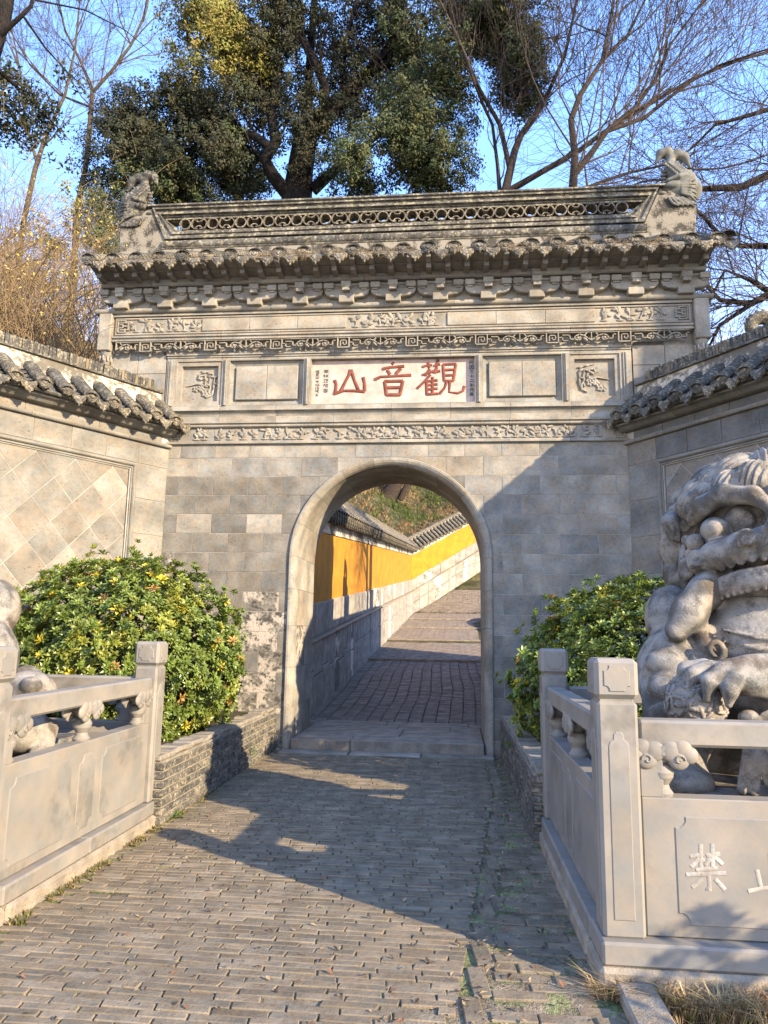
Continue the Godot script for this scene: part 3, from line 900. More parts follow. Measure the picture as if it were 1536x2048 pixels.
func build_roof(g: Node3D) -> void:
	# rafters in two tiers under boards that rise to the ridge
	var fl := MB.new()
	fl.mould(-4.42, 4.42, V([-1.95, 6.86, -1.95, 6.83, -0.6, 7.2, -0.55, 7.2, 0.3, 6.76, 0.66, 6.82, 0.68, 6.82, 0.68, 6.86, 0.62, 6.88, -0.55, 7.42, -0.65, 7.42]))
	put("roof_board", fl, M.eaves, g)
	for k in 33:
		var x := -4.33 + k * 0.2706
		block("rafter", g, Vector3(x, 6.735, 0.36), Vector3(0.075, 0.085, 0.3), M.eaves, 0.006)
		node("rafter", g, bmesh(Vector3(0.07, 0.075, 0.32), 0.006), M.eaves, Transform3D(Basis(Vector3.RIGHT, -0.12), Vector3(x, 6.79, 0.5)))
	course(g, "eave_board", -4.42, 4.42, 0.9, V([0.28, 6.735, 0.47, 6.775, 0.47, 6.79, 0.28, 6.755]), ["eaves"])
	# tile rows: caps, covers, drips
	var cap := cap_mesh(0.122); var drip := drip_mesh(0.108)
	var cov := cover_mesh(1.33, 0.115, 11); var pan := pan_mesh(1.3, 0.11)
	var slope := Transform3D(Basis(Vector3.RIGHT, 0.475), Vector3.ZERO)
	for k in 26:
		var x := -4.42 + k * 0.3545
		var m: Material = M["tile_%d" % [0, 2, 0, 1][rng.randi_range(0, 3)]]
		var z := 0.66 + rng.randf_range(-0.015, 0.015)
		node("cover_tile", g, cov, M["tile_%d" % rng.randi_range(0, 1)], at(x, 6.885, z) * slope)
		node("tile_cap", g, cap, m, at(x, 6.895 + rng.randf_range(-0.008, 0.008), z + 0.012) * Transform3D(Basis(Vector3.RIGHT, -0.18) * Basis(Vector3(0, 0, 1), rng.randf_range(-0.06, 0.06)), Vector3.ZERO))
		if k < 25 or true:
			var xd := x + 0.177 if k < 25 else x + 0.16
			node("pan_tile", g, pan, M.tile_1, at(xd, 6.86, z - 0.02) * slope)
			node("drip_tile", g, drip, M["tile_%d" % [2, 0, 2][rng.randi_range(0, 2)]], at(xd, 6.865, z + 0.005) * Transform3D(Basis(Vector3.RIGHT, -0.2) * Basis(Vector3(0, 0, 1), rng.randf_range(-0.08, 0.08)), Vector3.ZERO))
	# the upturned tile at the sunny end
	node("drip_tile", g, cover_mesh(0.5, 0.12, 3), M.tile_0, at(4.56, 6.9, 0.66) * Transform3D(Basis(Vector3.UP, -0.5) * Basis(Vector3.RIGHT, 0.3), Vector3.ZERO))
	# back slope
	var bk := MB.new()
	bk.box(Vector3(0, 7.2, -1.35), Vector3(8.9, 0.08, 1.5), 0.0, Basis(Vector3.RIGHT, -0.475))
	put("roof_board", bk, M.tile_1, g)
	# ridge: plaster bed, half-round course, pierced parapet
	course(g, "ridge_plaster", -4.5, 4.5, 9.0, V([-0.82, 7.3, -0.40, 7.3, -0.44, 7.52, -0.47, 7.67, -0.82, 7.67]), ["pier_plaster"])
	var hr := []
	for i in 9: hr.append(Vector2(-0.5, 7.765) + Vector2(cos(-PI / 2 + PI * i / 8) * 0.055, sin(-PI / 2 + PI * i / 8) * 0.066))
	hr.append(Vector2(-0.8, 7.831)); hr.append(Vector2(-0.8, 7.699))
	course(g, "ridge_tile", -3.84, 3.84, 0.36, hr, ["ridge", "tile_1", "ridge", "tile_0", "ridge"])
	course(g, "ridge_tile", -3.84, 3.84, 0.4, V([-0.8, 7.672, -0.46, 7.672, -0.45, 7.69, -0.46, 7.698, -0.8, 7.698]), ["ridge", "tile_0"])
	var trap := func(i: float) -> PackedVector2Array:      # slanting ends, wider at the top
		var y0 := 7.86 + i; var y1 := 8.43 - i
		var b := 3.80 - i * 1.2; var t := 4.05 - i * 1.2
		return PackedVector2Array([Vector2(-b, y0), Vector2(b, y0), Vector2(t, y1), Vector2(-t, y1)])
	for sd in 2:
		var mb := MB.new()
		mb.loft([[trap.call(0.0), -0.58], [trap.call(0.0), -0.47], [trap.call(0.035), -0.47], [trap.call(0.04), -0.51], [trap.call(0.085), -0.51], [trap.call(0.088), -0.485], [trap.call(0.12), -0.485], [trap.call(0.124), -0.54], [trap.call(0.15), -0.53], [trap.call(0.154), -0.55], [trap.call(0.185), -0.55], [trap.call(0.185), -0.645]])
		node("ridge_frame", g, mb.mesh(), M.ridge, Transform3D.IDENTITY if sd == 0 else Transform3D(Basis(Vector3.UP, PI), Vector3(0, 0, -1.29)))
	course(g, "ridge_cap", -4.12, 4.12, 0.34, V([-0.83, 8.432, -0.46, 8.432, -0.44, 8.44, -0.44, 8.465, -0.5, 8.475, -0.79, 8.475, -0.85, 8.465, -0.85, 8.44]), ["ridge", "tile_0", "ridge", "ridge"])
	# the openwork of clay rings
	var ring := MB.new()
	var rp := func(c: Vector2, r: float, a0: float, a1: float, k: int, t: float) -> void:
		for i in k:
			var a := deg_to_rad(lerpf(a0, a1, float(i) / k)); var b := deg_to_rad(lerpf(a0, a1, (i + 1.0) / k))
			var pa := Vector2(cos(a), sin(a)); var pb := Vector2(cos(b), sin(b))
			var z0 := -0.76; var z1 := -0.53
			var A := c + pa * r; var B := c + pb * r; var C2 := c + pb * (r - t); var D := c + pa * (r - t)
			ring.oquad(Vector3(A.x, A.y, z0), Vector3(B.x, B.y, z0), Vector3(B.x, B.y, z1), Vector3(A.x, A.y, z1), Vector3(pa.x, pa.y, 0))
			ring.oquad(Vector3(D.x, D.y, z0), Vector3(C2.x, C2.y, z0), Vector3(C2.x, C2.y, z1), Vector3(D.x, D.y, z1), Vector3(-pa.x, -pa.y, 0))
			ring.oquad(Vector3(A.x, A.y, z1), Vector3(B.x, B.y, z1), Vector3(C2.x, C2.y, z1), Vector3(D.x, D.y, z1), Vector3.BACK)
	rp.call(Vector2.ZERO, 0.099, 0, 360, 16, 0.017)
	var r1 := ring.mesh()
	ring.v = PackedVector3Array(); ring.n = PackedVector3Array()
	rp.call(Vector2(-0.04, 0), 0.098, 75, 285, 9, 0.017)
	rp.call(Vector2(0.04, 0), 0.098, -105, 105, 9, 0.017)
	rp.call(Vector2(0, 0.098), 0.07, 180, 360, 8, 0.016)
	rp.call(Vector2(0, -0.098), 0.07, 0, 180, 8, 0.016)
	var r2 := ring.mesh()
	for k in 16:
		var x := -3.495 + k * 0.466
		node("clay_ring", g, r1, M.tile_2, at(x, 8.145, 0))
		if k < 15: node("clay_ring", g, r2, M.tile_2, at(x + 0.233, 8.145, 0))
	# plastered end piers and the fish that bite the ridge
	for sx in [-1, 1]:
		var mb := MB.new()
		mb.prism(PackedVector2Array(V([sx * 3.84, 7.6, sx * 4.56, 7.6, sx * 4.60, 8.1, sx * 4.56, 8.2, sx * 4.12, 8.43, sx * 4.06, 8.43, sx * 3.8, 7.86])), -0.8, -0.5, 0.015, true)
		put("ridge_pier", mb, M.pier_plaster, g)
	var F := Field.new(Vector3(-0.42, -0.05, -0.24), Vector3(0.45, 1.15, 0.24), 0.0125)
	F.path([Vector3(-0.12, 0.3, 0), Vector3(0.06, 0.32, 0), Vector3(0.14, 0.5, 0), Vector3(0.02, 0.68, 0), Vector3(-0.05, 0.8, 0), Vector3(-0.04, 0.93, 0)], [0.15, 0.19, 0.175, 0.12, 0.075, 0.062], 0.05)
	F.path([Vector3(-0.04, 0.92, 0), Vector3(-0.09, 1.03, 0), Vector3(-0.19, 1.01, 0), Vector3(-0.27, 0.86, 0)], [0.06, 0.085, 0.075, 0.015], 0.02)
	F.path([Vector3(-0.04, 0.92, 0), Vector3(0.06, 0.99, 0), Vector3(0.17, 0.94, 0), Vector3(0.25, 0.76, 0)], [0.06, 0.08, 0.07, 0.015], 0.02)
	for k in 7:
		for j in 4:
			for s in [-1, 1]: F.ell(Vector3(0.1 - 0.028 * k + (j - 1.5) * 0.055, 0.52 + k * 0.042 + (0.02 if j % 2 else 0.0), s * (0.165 - 0.013 * k)), Vector3(0.026, 0.03, 0.018), 0.005)
	for k in 6: F.ell(Vector3(-0.16 - 0.01 * k + 0.012 * k * k * 0.5, 0.52 + k * 0.06, 0), Vector3(0.05, 0.025, 0.03), 0.01)
	F.ell(Vector3(0.33, 0.36, 0), Vector3(0.08, 0.17, 0.03), 0.03, Basis(Vector3(0, 0, 1), -0.15))
	for s in [-1, 1]:
		F.ell(Vector3(-0.08, 0.36, s * 0.17), Vector3(0.12, 0.06, 0.06), 0.02, Basis(Vector3(0, 0, 1), 0.1))
		F.ell(Vector3(-0.24, 0.24, s * 0.1), Vector3(0.08, 0.04, 0.08), 0.02)
		F.ell(Vector3(-0.22, 0.38, s * 0.1), Vector3(0.09, 0.045, 0.07), 0.02)
		for k in 6:
			var a := -1.0 + k * 0.33
			var b := Vector3(0.02 + cos(a) * 0.02, 0.3 + sin(a) * 0.12, s * 0.19)
			F.path([b, b + Vector3(0.13, a * 0.05, 0.0), b + Vector3(0.22, a * 0.12 - 0.02, -s * 0.02)], [0.02, 0.022, 0.014], 0.008)
		for k in 5: F.path([Vector3(-0.16 + k * 0.05, 0.14, s * 0.17), Vector3(-0.1 + k * 0.07, 0.04, s * 0.18), Vector3(-0.02 + k * 0.07, 0.0, s * 0.18)], [0.02, 0.02, 0.012], 0.008)
		F.path([Vector3(-0.14, 0.46, s * 0.14), Vector3(0.02, 0.5, s * 0.17), Vector3(0.16, 0.56, s * 0.14), Vector3(0.22, 0.64, s * 0.1)], [0.03, 0.04, 0.03, 0.015], 0.01)
	var fm := MB.new()
	F.to(fm)
	var fmesh := fm.mesh()
	node("fish_finial", g, fmesh, M.fish, at(4.34, 8.1, -0.65))
	node("fish_finial", g, fmesh, M.tile_1, Transform3D(Basis(Vector3.UP, PI), Vector3(-4.34, 8.1, -0.65)))

func cap_mesh(r: float) -> Mesh:      # fan-shaped end of a cover tile with raised rings
	var o := PackedVector2Array()
	for p in V([-1.0, 0.15, -0.75, 0.62, -0.35, 0.88, 0.0, 0.95, 0.35, 0.88, 0.75, 0.62, 1.0, 0.15, 0.8, -0.15, 0.55, -0.4, 0.45, -0.62, 0.15, -0.72, 0.0, -0.85, -0.15, -0.72, -0.45, -0.62, -0.55, -0.4, -0.8, -0.15]): o.append(p * r)
	o.reverse()
	var mb := MB.new()
	var sc := func(k: float) -> PackedVector2Array:
		var q := PackedVector2Array()
		for p in o: q.append(p * k)
		return q
	mb.loft([[sc.call(1.0), -0.03], [sc.call(1.0), 0.008], [sc.call(0.93), 0.016], [sc.call(0.86), 0.004], [sc.call(0.72), 0.004], [sc.call(0.68), 0.014], [sc.call(0.6), 0.014], [sc.call(0.55), 0.002], [sc.call(0.35), 0.004], [sc.call(0.3), 0.018]], true)
	return mb.mesh()

func drip_mesh(r: float) -> Mesh:     # pointed, lobed drip
	var o := PackedVector2Array()
	for p in V([-1.0, 0.25, -0.6, 0.05, -0.2, -0.04, 0.2, -0.04, 0.6, 0.05, 1.0, 0.25, 1.02, -0.2, 0.8, -0.7, 0.52, -0.85, 0.42, -1.15, 0.16, -1.25, 0.0, -1.55, -0.16, -1.25, -0.42, -1.15, -0.52, -0.85, -0.8, -0.7, -1.02, -0.2]): o.append(p * r)
	o.reverse()
	var mb := MB.new()
	mb.prism(o, -0.025, 0.01, 0.008, true)
	var inn := PackedVector2Array()
	for p in o: inn.append(Vector2(p.x * 0.66, -0.5 * r + (p.y + 0.5 * r) * 0.6))
	mb.prism(inn, 0.01, 0.017, 0.006)
	return mb.mesh()

func cover_mesh(len: float, r: float, seg: int) -> Mesh:      # overlapping half-round tiles running back along -z
	var mb := MB.new()
	var arcs := 7
	for s in seg:
		var za := -len * s / seg; var zb := -len * (s + 1.12) / seg
		var ra := r * 1.05; var rb := r * 0.97
		for i in arcs:
			var a := PI * i / arcs; var b := PI * (i + 1) / arcs
			var ca := Vector3(cos(a), sin(a) * 0.85, 0); var cb := Vector3(cos(b), sin(b) * 0.85, 0)
			mb.squad(ca * ra + Vector3(0, 0, za), cb * ra + Vector3(0, 0, za), cb * rb + Vector3(0, 0, zb), ca * rb + Vector3(0, 0, zb), ca, cb, cb, ca)
			mb.quad(ca * ra * 0.9 + Vector3(0, 0, za), cb * ra * 0.9 + Vector3(0, 0, za), cb * ra + Vector3(0, 0, za), ca * ra + Vector3(0, 0, za))
	return mb.mesh()

func pan_mesh(len: float, r: float) -> Mesh:
	var mb := MB.new()
	for s in 5:
		var za := -len * s / 5; var zb := -len * (s + 1.1) / 5
		for i in 6:
			var a := PI + PI * i / 6; var b := PI + PI * (i + 1) / 6
			var ca := Vector3(cos(a), sin(a) * 0.4, 0); var cb := Vector3(cos(b), sin(b) * 0.4, 0)
			mb.oquad(ca * r + Vector3(0, 0.03, za), cb * r + Vector3(0, 0.03, za), cb * r + Vector3(0, 0.01, zb), ca * r + Vector3(0, 0.01, zb), Vector3.UP)
	return mb.mesh()

# ---------------------------------------------------------------- ground, hill, path
func grade(z: float) -> float:
	if z > -2.2: return 0.12
	if z > -30.0: return 0.12 + 0.0905 * (-2.2 - z)
	return 2.64 + 0.5 * (-30.0 - z)

func hill_height(x: float, z: float) -> float:
	var bump := sin(x * 0.7 + z * 0.31) * 0.18 + sin(x * 0.23 - z * 0.57) * 0.25
	var h := -0.6
	if z < -1.0:
		var lx := -1.65 + clampf((-1.3 - z) / 28.7, 0, 1) * 0.3
		var back := (-z - 30.0 - (x + 1.35) * 1.2)          # behind the far bend of the wall
		if x < lx - 0.55 and back < 0.0:
			h = grade(maxf(z, -30.0)) + 2.2 + minf(0.85 * (lx - 0.55 - x), 7.0) + bump
		elif back > 0.7 and z < -29.0:
			h = 5.6 + clampf(x + 1.35, 0, 8) * 0.55 + minf(0.72 * (back - 0.7) / 1.56, 16.0) + bump
			if x < lx: h = maxf(h, grade(-30.0) + 2.2 + minf(0.42 * (lx - 0.55 - x), 7.0) + bump)
		elif x > 2.3:
			h = maxf(grade(maxf(z, -26.0)) + 0.2, 0.0) + minf(0.3 * (x - 2.3), 5.0) + bump * 0.6
		else:
			h = grade(maxf(z, -40.0)) - 0.55
	else:
		# the banks behind the flaring wings
		for sg in [-1, 1]:
			var px: float = sg * x - 3.3
			var w: float = px * -0.839 + z * 0.545
			if px > 0.0 and w < -0.7: h = maxf(h, minf((-w - 0.7) * 1.6, 5.6 if sg < 0 else 1.0) + bump * 0.4)
	return h

func build_terrain() -> void:
	var gm := MB.new()
	gm.quad(Vector3(-200, -0.07, 200), Vector3(200, -0.07, 200), Vector3(200, -0.07, -200), Vector3(-200, -0.07, -200))
	tag(put("ground", gm, M.soil), "", "", "", "structure")
	var mb := MB.new()
	var nx := 150; var nz := 170; var st := 0.5
	var H := PackedFloat32Array(); H.resize((nx + 1) * (nz + 1))
	for j in nz + 1:
		for i in nx + 1:
			H[j * (nx + 1) + i] = hill_height(-38.0 + i * st, 8.0 - j * st)
	for j in nz:
		for i in nx:
			var k := j * (nx + 1) + i
			var x := -38.0 + i * st; var z := 8.0 - j * st
			if maxf(maxf(H[k], H[k + 1]), maxf(H[k + nx + 1], H[k + nx + 2])) < -0.3: continue
			mb.quad(Vector3(x, H[k], z), Vector3(x + st, H[k + 1], z), Vector3(x + st, H[k + nx + 2], z - st), Vector3(x, H[k + nx + 1], z - st))
	tag(put("hillside", mb, M.hill), "", "", "", "structure")
	var fc := Node3D.new()
	fc.name = "added_forecourt"
	add_child(fc)
	tag(fc, "", "", "", "structure")
	var pm := MB.new()      # pale sheet added out of view to bounce fill light upward
	pm.quad(Vector3(-30, -0.045, 40), Vector3(30, -0.045, 40), Vector3(30, -0.045, 8.75), Vector3(-30, -0.045, 8.75))
	put("bounce_paving", pm, M.kerb, fc)
	build_path()

func paver_mesh(s: Vector3, sd: int) -> Mesh:
	# a worn block: uneven top corners, soft edges
	var q := RandomNumberGenerator.new(); q.seed = sd
	var mb := MB.new()
	mb.box(Vector3(0, -s.y / 2, 0), s, 0.0045)
	for i in mb.v.size():
		var p := mb.v[i]
		if p.y > -s.y * 0.5:
			mb.v[i] = p + Vector3(0.004 * sin(p.z * 90 + sd * 3.0), 0.0015 * sin(p.x * 23.0 + sd * 1.7) + 0.001 * sin(p.z * 61.0 + sd), 0.002 * sin(p.x * 31.0 + sd))
	return mb.mesh()

func strip_x(z: float) -> float:      # the line of edging stones drifts across the path
	return 1.36 - maxf(z - 2.3, 0.0) * 0.092

func build_path() -> void:
	var path := Node3D.new()
	path.name = "path"
	add_child(path)
	tag(path, "", "", "", "structure")
	var bed := MB.new()
	bed.quad(Vector3(-1.62, -0.011, 9.5), Vector3(1.62, -0.011, 9.5), Vector3(1.62, -0.011, 0.0), Vector3(-1.62, -0.011, 0.0))
	put("joint_bed", bed, M.dust, path)
	var vs := []
	for k in 5: vs.append(paver_mesh(Vector3(0.2305, 0.06, 0.0538), k))
	var rest := []; var tint := []
	var tones := [Color(0.315, 0.255, 0.172), Color(0.27, 0.224, 0.155), Color(0.355, 0.288, 0.197), Color(0.29, 0.233, 0.155)]
	var z := 8.6; var row := 0
	var big := 0
	while z > 0.3:
		var x := -1.56 + (0.0 if row % 2 else 0.118) + rng.randf_range(-0.03, 0.03)
		var lim := strip_x(z) - 0.075
		while x < lim - 0.05:
			var step := rng.randf_range(0.205, 0.262)
			var w := minf(step, lim - x)
			var p := Vector3(x + w / 2, rng.randf_range(-0.003, 0.003) - (0.01 if rng.randf() < 0.02 else 0.0), z + rng.randf_range(-0.003, 0.003))
			var b := Basis(Vector3.UP, rng.randf_range(-0.018, 0.018) - 0.02) * Basis(Vector3(0, 0, 1), rng.randf_range(-0.006, 0.006)) * Basis(Vector3.RIGHT, rng.randf_range(-0.025, 0.025))
			b = b * Basis.from_scale(Vector3(w / 0.238, 1, 1))
			var t := rng.randi_range(0, 3)
			if z < 6.75 and big < 300:
				node("paver", path, vs[rng.randi_range(0, 4)], M["paver_%d" % t], Transform3D(b, p)); big += 1
			else:
				rest.append(Transform3D(b, p)); tint.append(tones[t] * 1.0)
			x += step
		z -= 0.0572
		row += 1
	var pm: StandardMaterial3D = M.paver_0.duplicate()
	pm.albedo_color = Color.WHITE
	pm.vertex_color_use_as_albedo = true
	M.paver_tint = pm
	tag(scatter("pavers", vs[0], pm, rest, tint, path), "", "", "", "stuff")
	# the drifting line of edging stones and the bricks beyond it
	z = 8.5
	while z > 0.4:
		var l := rng.randf_range(0.24, 0.34)
		var t := Transform3D(Basis(Vector3.UP, 0.092 if z > 2.3 else 0.0) * Basis(Vector3(0, 0, 1), rng.randf_range(-0.04, 0.04)), Vector3(strip_x(z - l / 2) + rng.randf_range(-0.006, 0.006), rng.randf_range(-0.008, 0.006), z - l / 2))
		node("edging_stone", path, paver_mesh(Vector3(0.085, 0.07, l - 0.012), int(z * 100)), M["paver_%d" % rng.randi_range(0, 3)], t)
		z -= l
	z = 8.5
	while z > 2.6:
		var w := rng.randf_range(0.088, 0.1)
		var x := strip_x(z) + 0.062
		if row % 2: x -= 0.0
		var first := true
		while x < 1.56:
			var l := minf(rng.randf_range(0.2, 0.3) * (0.6 if first and row % 2 else 1.0), 1.575 - x)
			first = false
			if l > 0.03:
				var t := Transform3D(Basis(Vector3.UP, 0.05) * Basis(Vector3(0, 0, 1), rng.randf_range(-0.03, 0.03)), Vector3(x + l / 2, rng.randf_range(-0.016, 0.002), z))
				node("gutter_brick", path, paver_mesh(Vector3(l - 0.012, 0.07, w - 0.012), int(z * 50 + x * 30)), M["paver_%d" % rng.randi_range(0, 3)], t)
			x += l
		z -= w
		row += 1
	# loose kerb slab before the balustrade
	block("kerb_slab", path, Vector3(1.70, 0.0, 6.95), Vector3(0.17, 0.09, 1.25), M.kerb, 0.012)

# ---------------------------------------------------------------- the flaring wings
func build_wings() -> void:
	for sg in [-1, 1]:
		var s33 := sin(deg_to_rad(33.0)); var c33 := cos(deg_to_rad(33.0))
		var T := Transform3D(Basis(Vector3(s33, 0, sg * c33), Vector3.UP, Vector3(-sg * c33, 0, s33)), Vector3(sg * 3.3, 0, 0))
		var w := thing("flaring_wall", "sunlit grey wall of diamond tiles flaring out behind the round bush" if sg < 0 else "shaded grey flaring wall behind the stone lion with its ball", "wall", T, "flaring screen walls beside the gate")
		var X := func(a: float, b: float) -> Array: return [minf(sg * a, sg * b), maxf(sg * a, sg * b)]
		var L := 5.5
		var e: Array = X.call(-0.02, L)
		var core := MB.new()
		core.box(Vector3(sg * (L / 2 - 0.05), 2.3, -0.3), Vector3(L + 0.1, 4.9, 0.46), 0.0)
		for q in [[0.0, 0.0, 0.6, 4.4], [4.95, 0.0, L, 4.4], [0.61, 3.8, 4.94, 4.4], [0.61, 0.0, 4.94, 0.46]]: core.box(Vector3(sg * (q[0] + q[2]) / 2, (q[1] + q[3]) / 2, -0.05), Vector3(q[2] - q[0], q[3] - q[1], 0.09), 0.0)
		core.box(Vector3(sg * 2.775, 2.13, -0.06), Vector3(4.32, 3.33, 0.074), 0.0)
		put("wall_core", core, M.mortar, w)
		var tone := func() -> Material: return M["wing_%d" % rng.randi_range(0, 2)]
		# side stones, top course, base
		for k in 7:
			var y1 := 3.9 - k * 0.5
			var m: Material = tone.call()
			if sg < 0 and k == 3: m = M.salt_0
			for u in [[0.0, 0.5], [5.03, 5.5]]:
				block("stone_block", w, Vector3(sg * (u[0] + u[1]) / 2, y1 - 0.25, -0.045), Vector3(u[1] - u[0] - 0.006, 0.494, 0.1), m if u[0] < 1 else tone.call(), 0.004)
		for k in 11:
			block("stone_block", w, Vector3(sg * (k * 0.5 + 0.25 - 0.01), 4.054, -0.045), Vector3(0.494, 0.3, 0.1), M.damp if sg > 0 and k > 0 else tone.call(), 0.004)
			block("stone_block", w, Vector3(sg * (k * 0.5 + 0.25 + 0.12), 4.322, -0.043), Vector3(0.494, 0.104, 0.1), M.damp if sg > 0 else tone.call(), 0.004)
			if k > 0 and k < 10: block("stone_block", w, Vector3(sg * (k * 0.5 + 0.25), 0.2, -0.045), Vector3(0.494, 0.3, 0.1), tone.call(), 0.004)
		# the moulded frame and its diamond tiles
		var fx: Array = X.call(0.5, 5.03)
		frame_ring(w, fx[0], 0.36, fx[1], 3.898, [[0.0, 0.0], [0.0, 0.004], [0.008, 0.024], [0.022, 0.036], [0.04, 0.036], [0.054, 0.022], [0.06, 0.002], [0.07, 0.002], [0.074, 0.014], [0.086, 0.014], [0.09, -0.008], [0.106, -0.008], [0.108, -0.05]], M.wing_1)
		var clip: Array = X.call(0.61, 4.92)
		var box := rect(clip[0], 0.47, clip[1], 3.79)
		for j in range(-1, 13):
			for i in 10:
				var cu: float = 0.855 + i * 0.5325 - (0.266 if j % 2 else 0.0)
				var cv: float = 3.49 - j * 0.287
				var d := PackedVector2Array([Vector2(sg * cu, cv - 0.283), Vector2(sg * cu + 0.263, cv), Vector2(sg * cu, cv + 0.283), Vector2(sg * cu - 0.263, cv)])
				for q in Geometry2D.intersect_polygons(d, box):
					if q.size() < 3: continue
					var mb := MB.new()
					mb.prism(q, -0.05, -0.02 + rng.randf_range(-0.002, 0.002), 0.003)
					put("diamond_tile", mb, tone.call(), w)
		var roll := [Vector2(-0.05, 4.207)]
		for i in 7: roll.append(Vector2(0.035, 4.236) + Vector2(cos(-PI / 2 + PI * i / 6), sin(-PI / 2 + PI * i / 6)) * 0.029)
		roll.append(Vector2(-0.05, 4.265))
		course(w, "roll_moulding", e[0], e[1], 0.7, roll, ["wing_0", "wing_1"])
		course(w, "eave_board", e[0], e[1], 0.9, V([-0.05, 4.378, 0.06, 4.378, 0.10, 4.39, 0.15, 4.43, 0.2, 4.445, 0.2, 4.47, -0.05, 4.47]), ["wing_1", "eaves"])
		var bd := MB.new()
		bd.mould(e[0], e[1], V([-0.75, 4.47, 0.26, 4.472, 0.28, 4.49, -0.18, 4.86, -0.55, 4.86, -0.85, 4.55]))
		put("roof_board", bd, M.tile_1, w)
		var cap := cap_mesh(0.112); var drip := drip_mesh(0.102)
		var cov := cover_mesh(0.56, 0.094, 9); var pan := pan_mesh(0.55, 0.1)
		var sl := Transform3D(Basis(Vector3.RIGHT, 0.66), Vector3.ZERO)
		for k in 17:
			var u := 0.13 + k * 0.322 + rng.randf_range(-0.015, 0.015)
			var m: Material = M["tile_%d" % [0, 1, 0, 2][rng.randi_range(0, 3)]]
			node("cover_tile", w, cov, M["tile_%d" % rng.randi_range(0, 1)], at(sg * u, 4.545, 0.3) * sl)
			node("tile_cap", w, cap, m, at(sg * u, 4.57 + rng.randf_range(-0.012, 0.012), 0.31) * Transform3D(Basis(Vector3.UP, rng.randf_range(-0.2, 0.2)) * Basis(Vector3.RIGHT, rng.randf_range(-0.3, -0.1)) * Basis(Vector3(0, 0, 1), rng.randf_range(-0.1, 0.1)), Vector3.ZERO))
			var ud := u - 0.04 - 0.12
			if k == 6 and sg < 0: continue
			node("pan_tile", w, pan, M.tile_1, at(sg * ud, 4.525, 0.27) * sl)
			node("drip_tile", w, drip, m, at(sg * ud, 4.545, 0.3) * Transform3D(Basis(Vector3.RIGHT, rng.randf_range(-0.3, -0.1)) * Basis(Vector3(0, 0, 1), rng.randf_range(-0.15, 0.15)), Vector3.ZERO))
		course(w, "ridge_plaster", e[0], e[1], 6.0, V([-0.5, 4.8, -0.1, 4.8, -0.14, 5.06, -0.5, 5.06]), ["old_plaster"])
		course(w, "ridge_tile", e[0], e[1], 0.45, V([-0.52, 5.062, -0.1, 5.062, -0.1, 5.082, -0.52, 5.082]), ["tile_0", "tile_1"])
		var u := 0.24
		while u < L:
			var t := rng.randf_range(0.036, 0.052)
			var h := rng.randf_range(0.148, 0.166)
			node("ridge_tile", w, bmesh(Vector3(snappedf(t, 0.004) - 0.003, 0.165, 0.2), 0.004), M["tile_%d" % rng.randi_range(0, 1)] if rng.randf() < 0.9 else M.paver_3, Transform3D(Basis(Vector3(0, 0, 1), sg * rng.randf_range(0.0, 0.1)), Vector3(sg * u, 5.0 + h, -0.25 + rng.randf_range(-0.012, 0.012))))
			u += snappedf(t, 0.004)

func build_ornament() -> void:
	var c := spot(1516, 655, -1.6)
	var o := thing("ridge_ornament", "scaled dragon curl on a pier behind the shaded flaring wall", "ornament", Transform3D(Basis.IDENTITY, Vector3(c.x, 0, c.z)))
	block("pier", o, Vector3(0.1, (c.y - 0.2) / 2, 0), Vector3(0.5, c.y - 0.2, 0.45), M.tile_1, 0.02)
	var mb := MB.new()
	var pts := []; var rad := []
	for i in 15:
		var a := lerpf(3.6, -1.2, i / 14.0)
		pts.append(Vector3(0.08 + cos(a) * 0.2, c.y + sin(a) * 0.17, 0)); rad.append(0.06 + 0.055 * sin(PI * (i + 2) / 17.0))
	mb.tube(pts, rad, 12)
	for i in 13:
		for j in 3:
			var d: Vector3 = (pts[i + 1] - Vector3(0.08, c.y, 0)).normalized()
			mb.blob(pts[i + 1] + d * rad[i + 1] * (0.85 if j == 1 else 0.5) + Vector3(0, 0, rad[i + 1] * (0.35 + 0.25 * (1 - j))), Vector3(0.036, 0.036, 0.024), Basis.IDENTITY, 6, 4)
	mb.blob(Vector3(-0.18, c.y - 0.16, 0), Vector3(0.11, 0.075, 0.09), Basis(Vector3(0, 0, 1), -0.2), 9, 6)
	mb.blob(Vector3(-0.27, c.y - 0.18, 0), Vector3(0.06, 0.045, 0.06), Basis.IDENTITY, 8, 5)
	put("dragon_curl", mb, M.tile_0, o)

# ---------------------------------------------------------------- planters and balustrades
func quatrefoil(w: float, h: float, k: float) -> PackedVector2Array:
	var c := PackedVector2Array()
	for q in 4:
		var sx := [1, 1, -1, -1]; var sy := [-1, 1, 1, -1]
		var a := Vector2(sx[q] * (w - k), sy[q] * h); var b := Vector2(sx[q] * (w - k), sy[q] * (h - k * 0.45)); var d := Vector2(sx[q] * (w - k * 0.45), sy[q] * (h - k)); var e := Vector2(sx[q] * w, sy[q] * (h - k))
		var l := [a, b, b.lerp(d, 0.5) + Vector2(-sx[q], -sy[q]) * k * 0.06, d, e]
		if q % 2 == 1: l.reverse()
		c.append_array(PackedVector2Array(l))
	return c

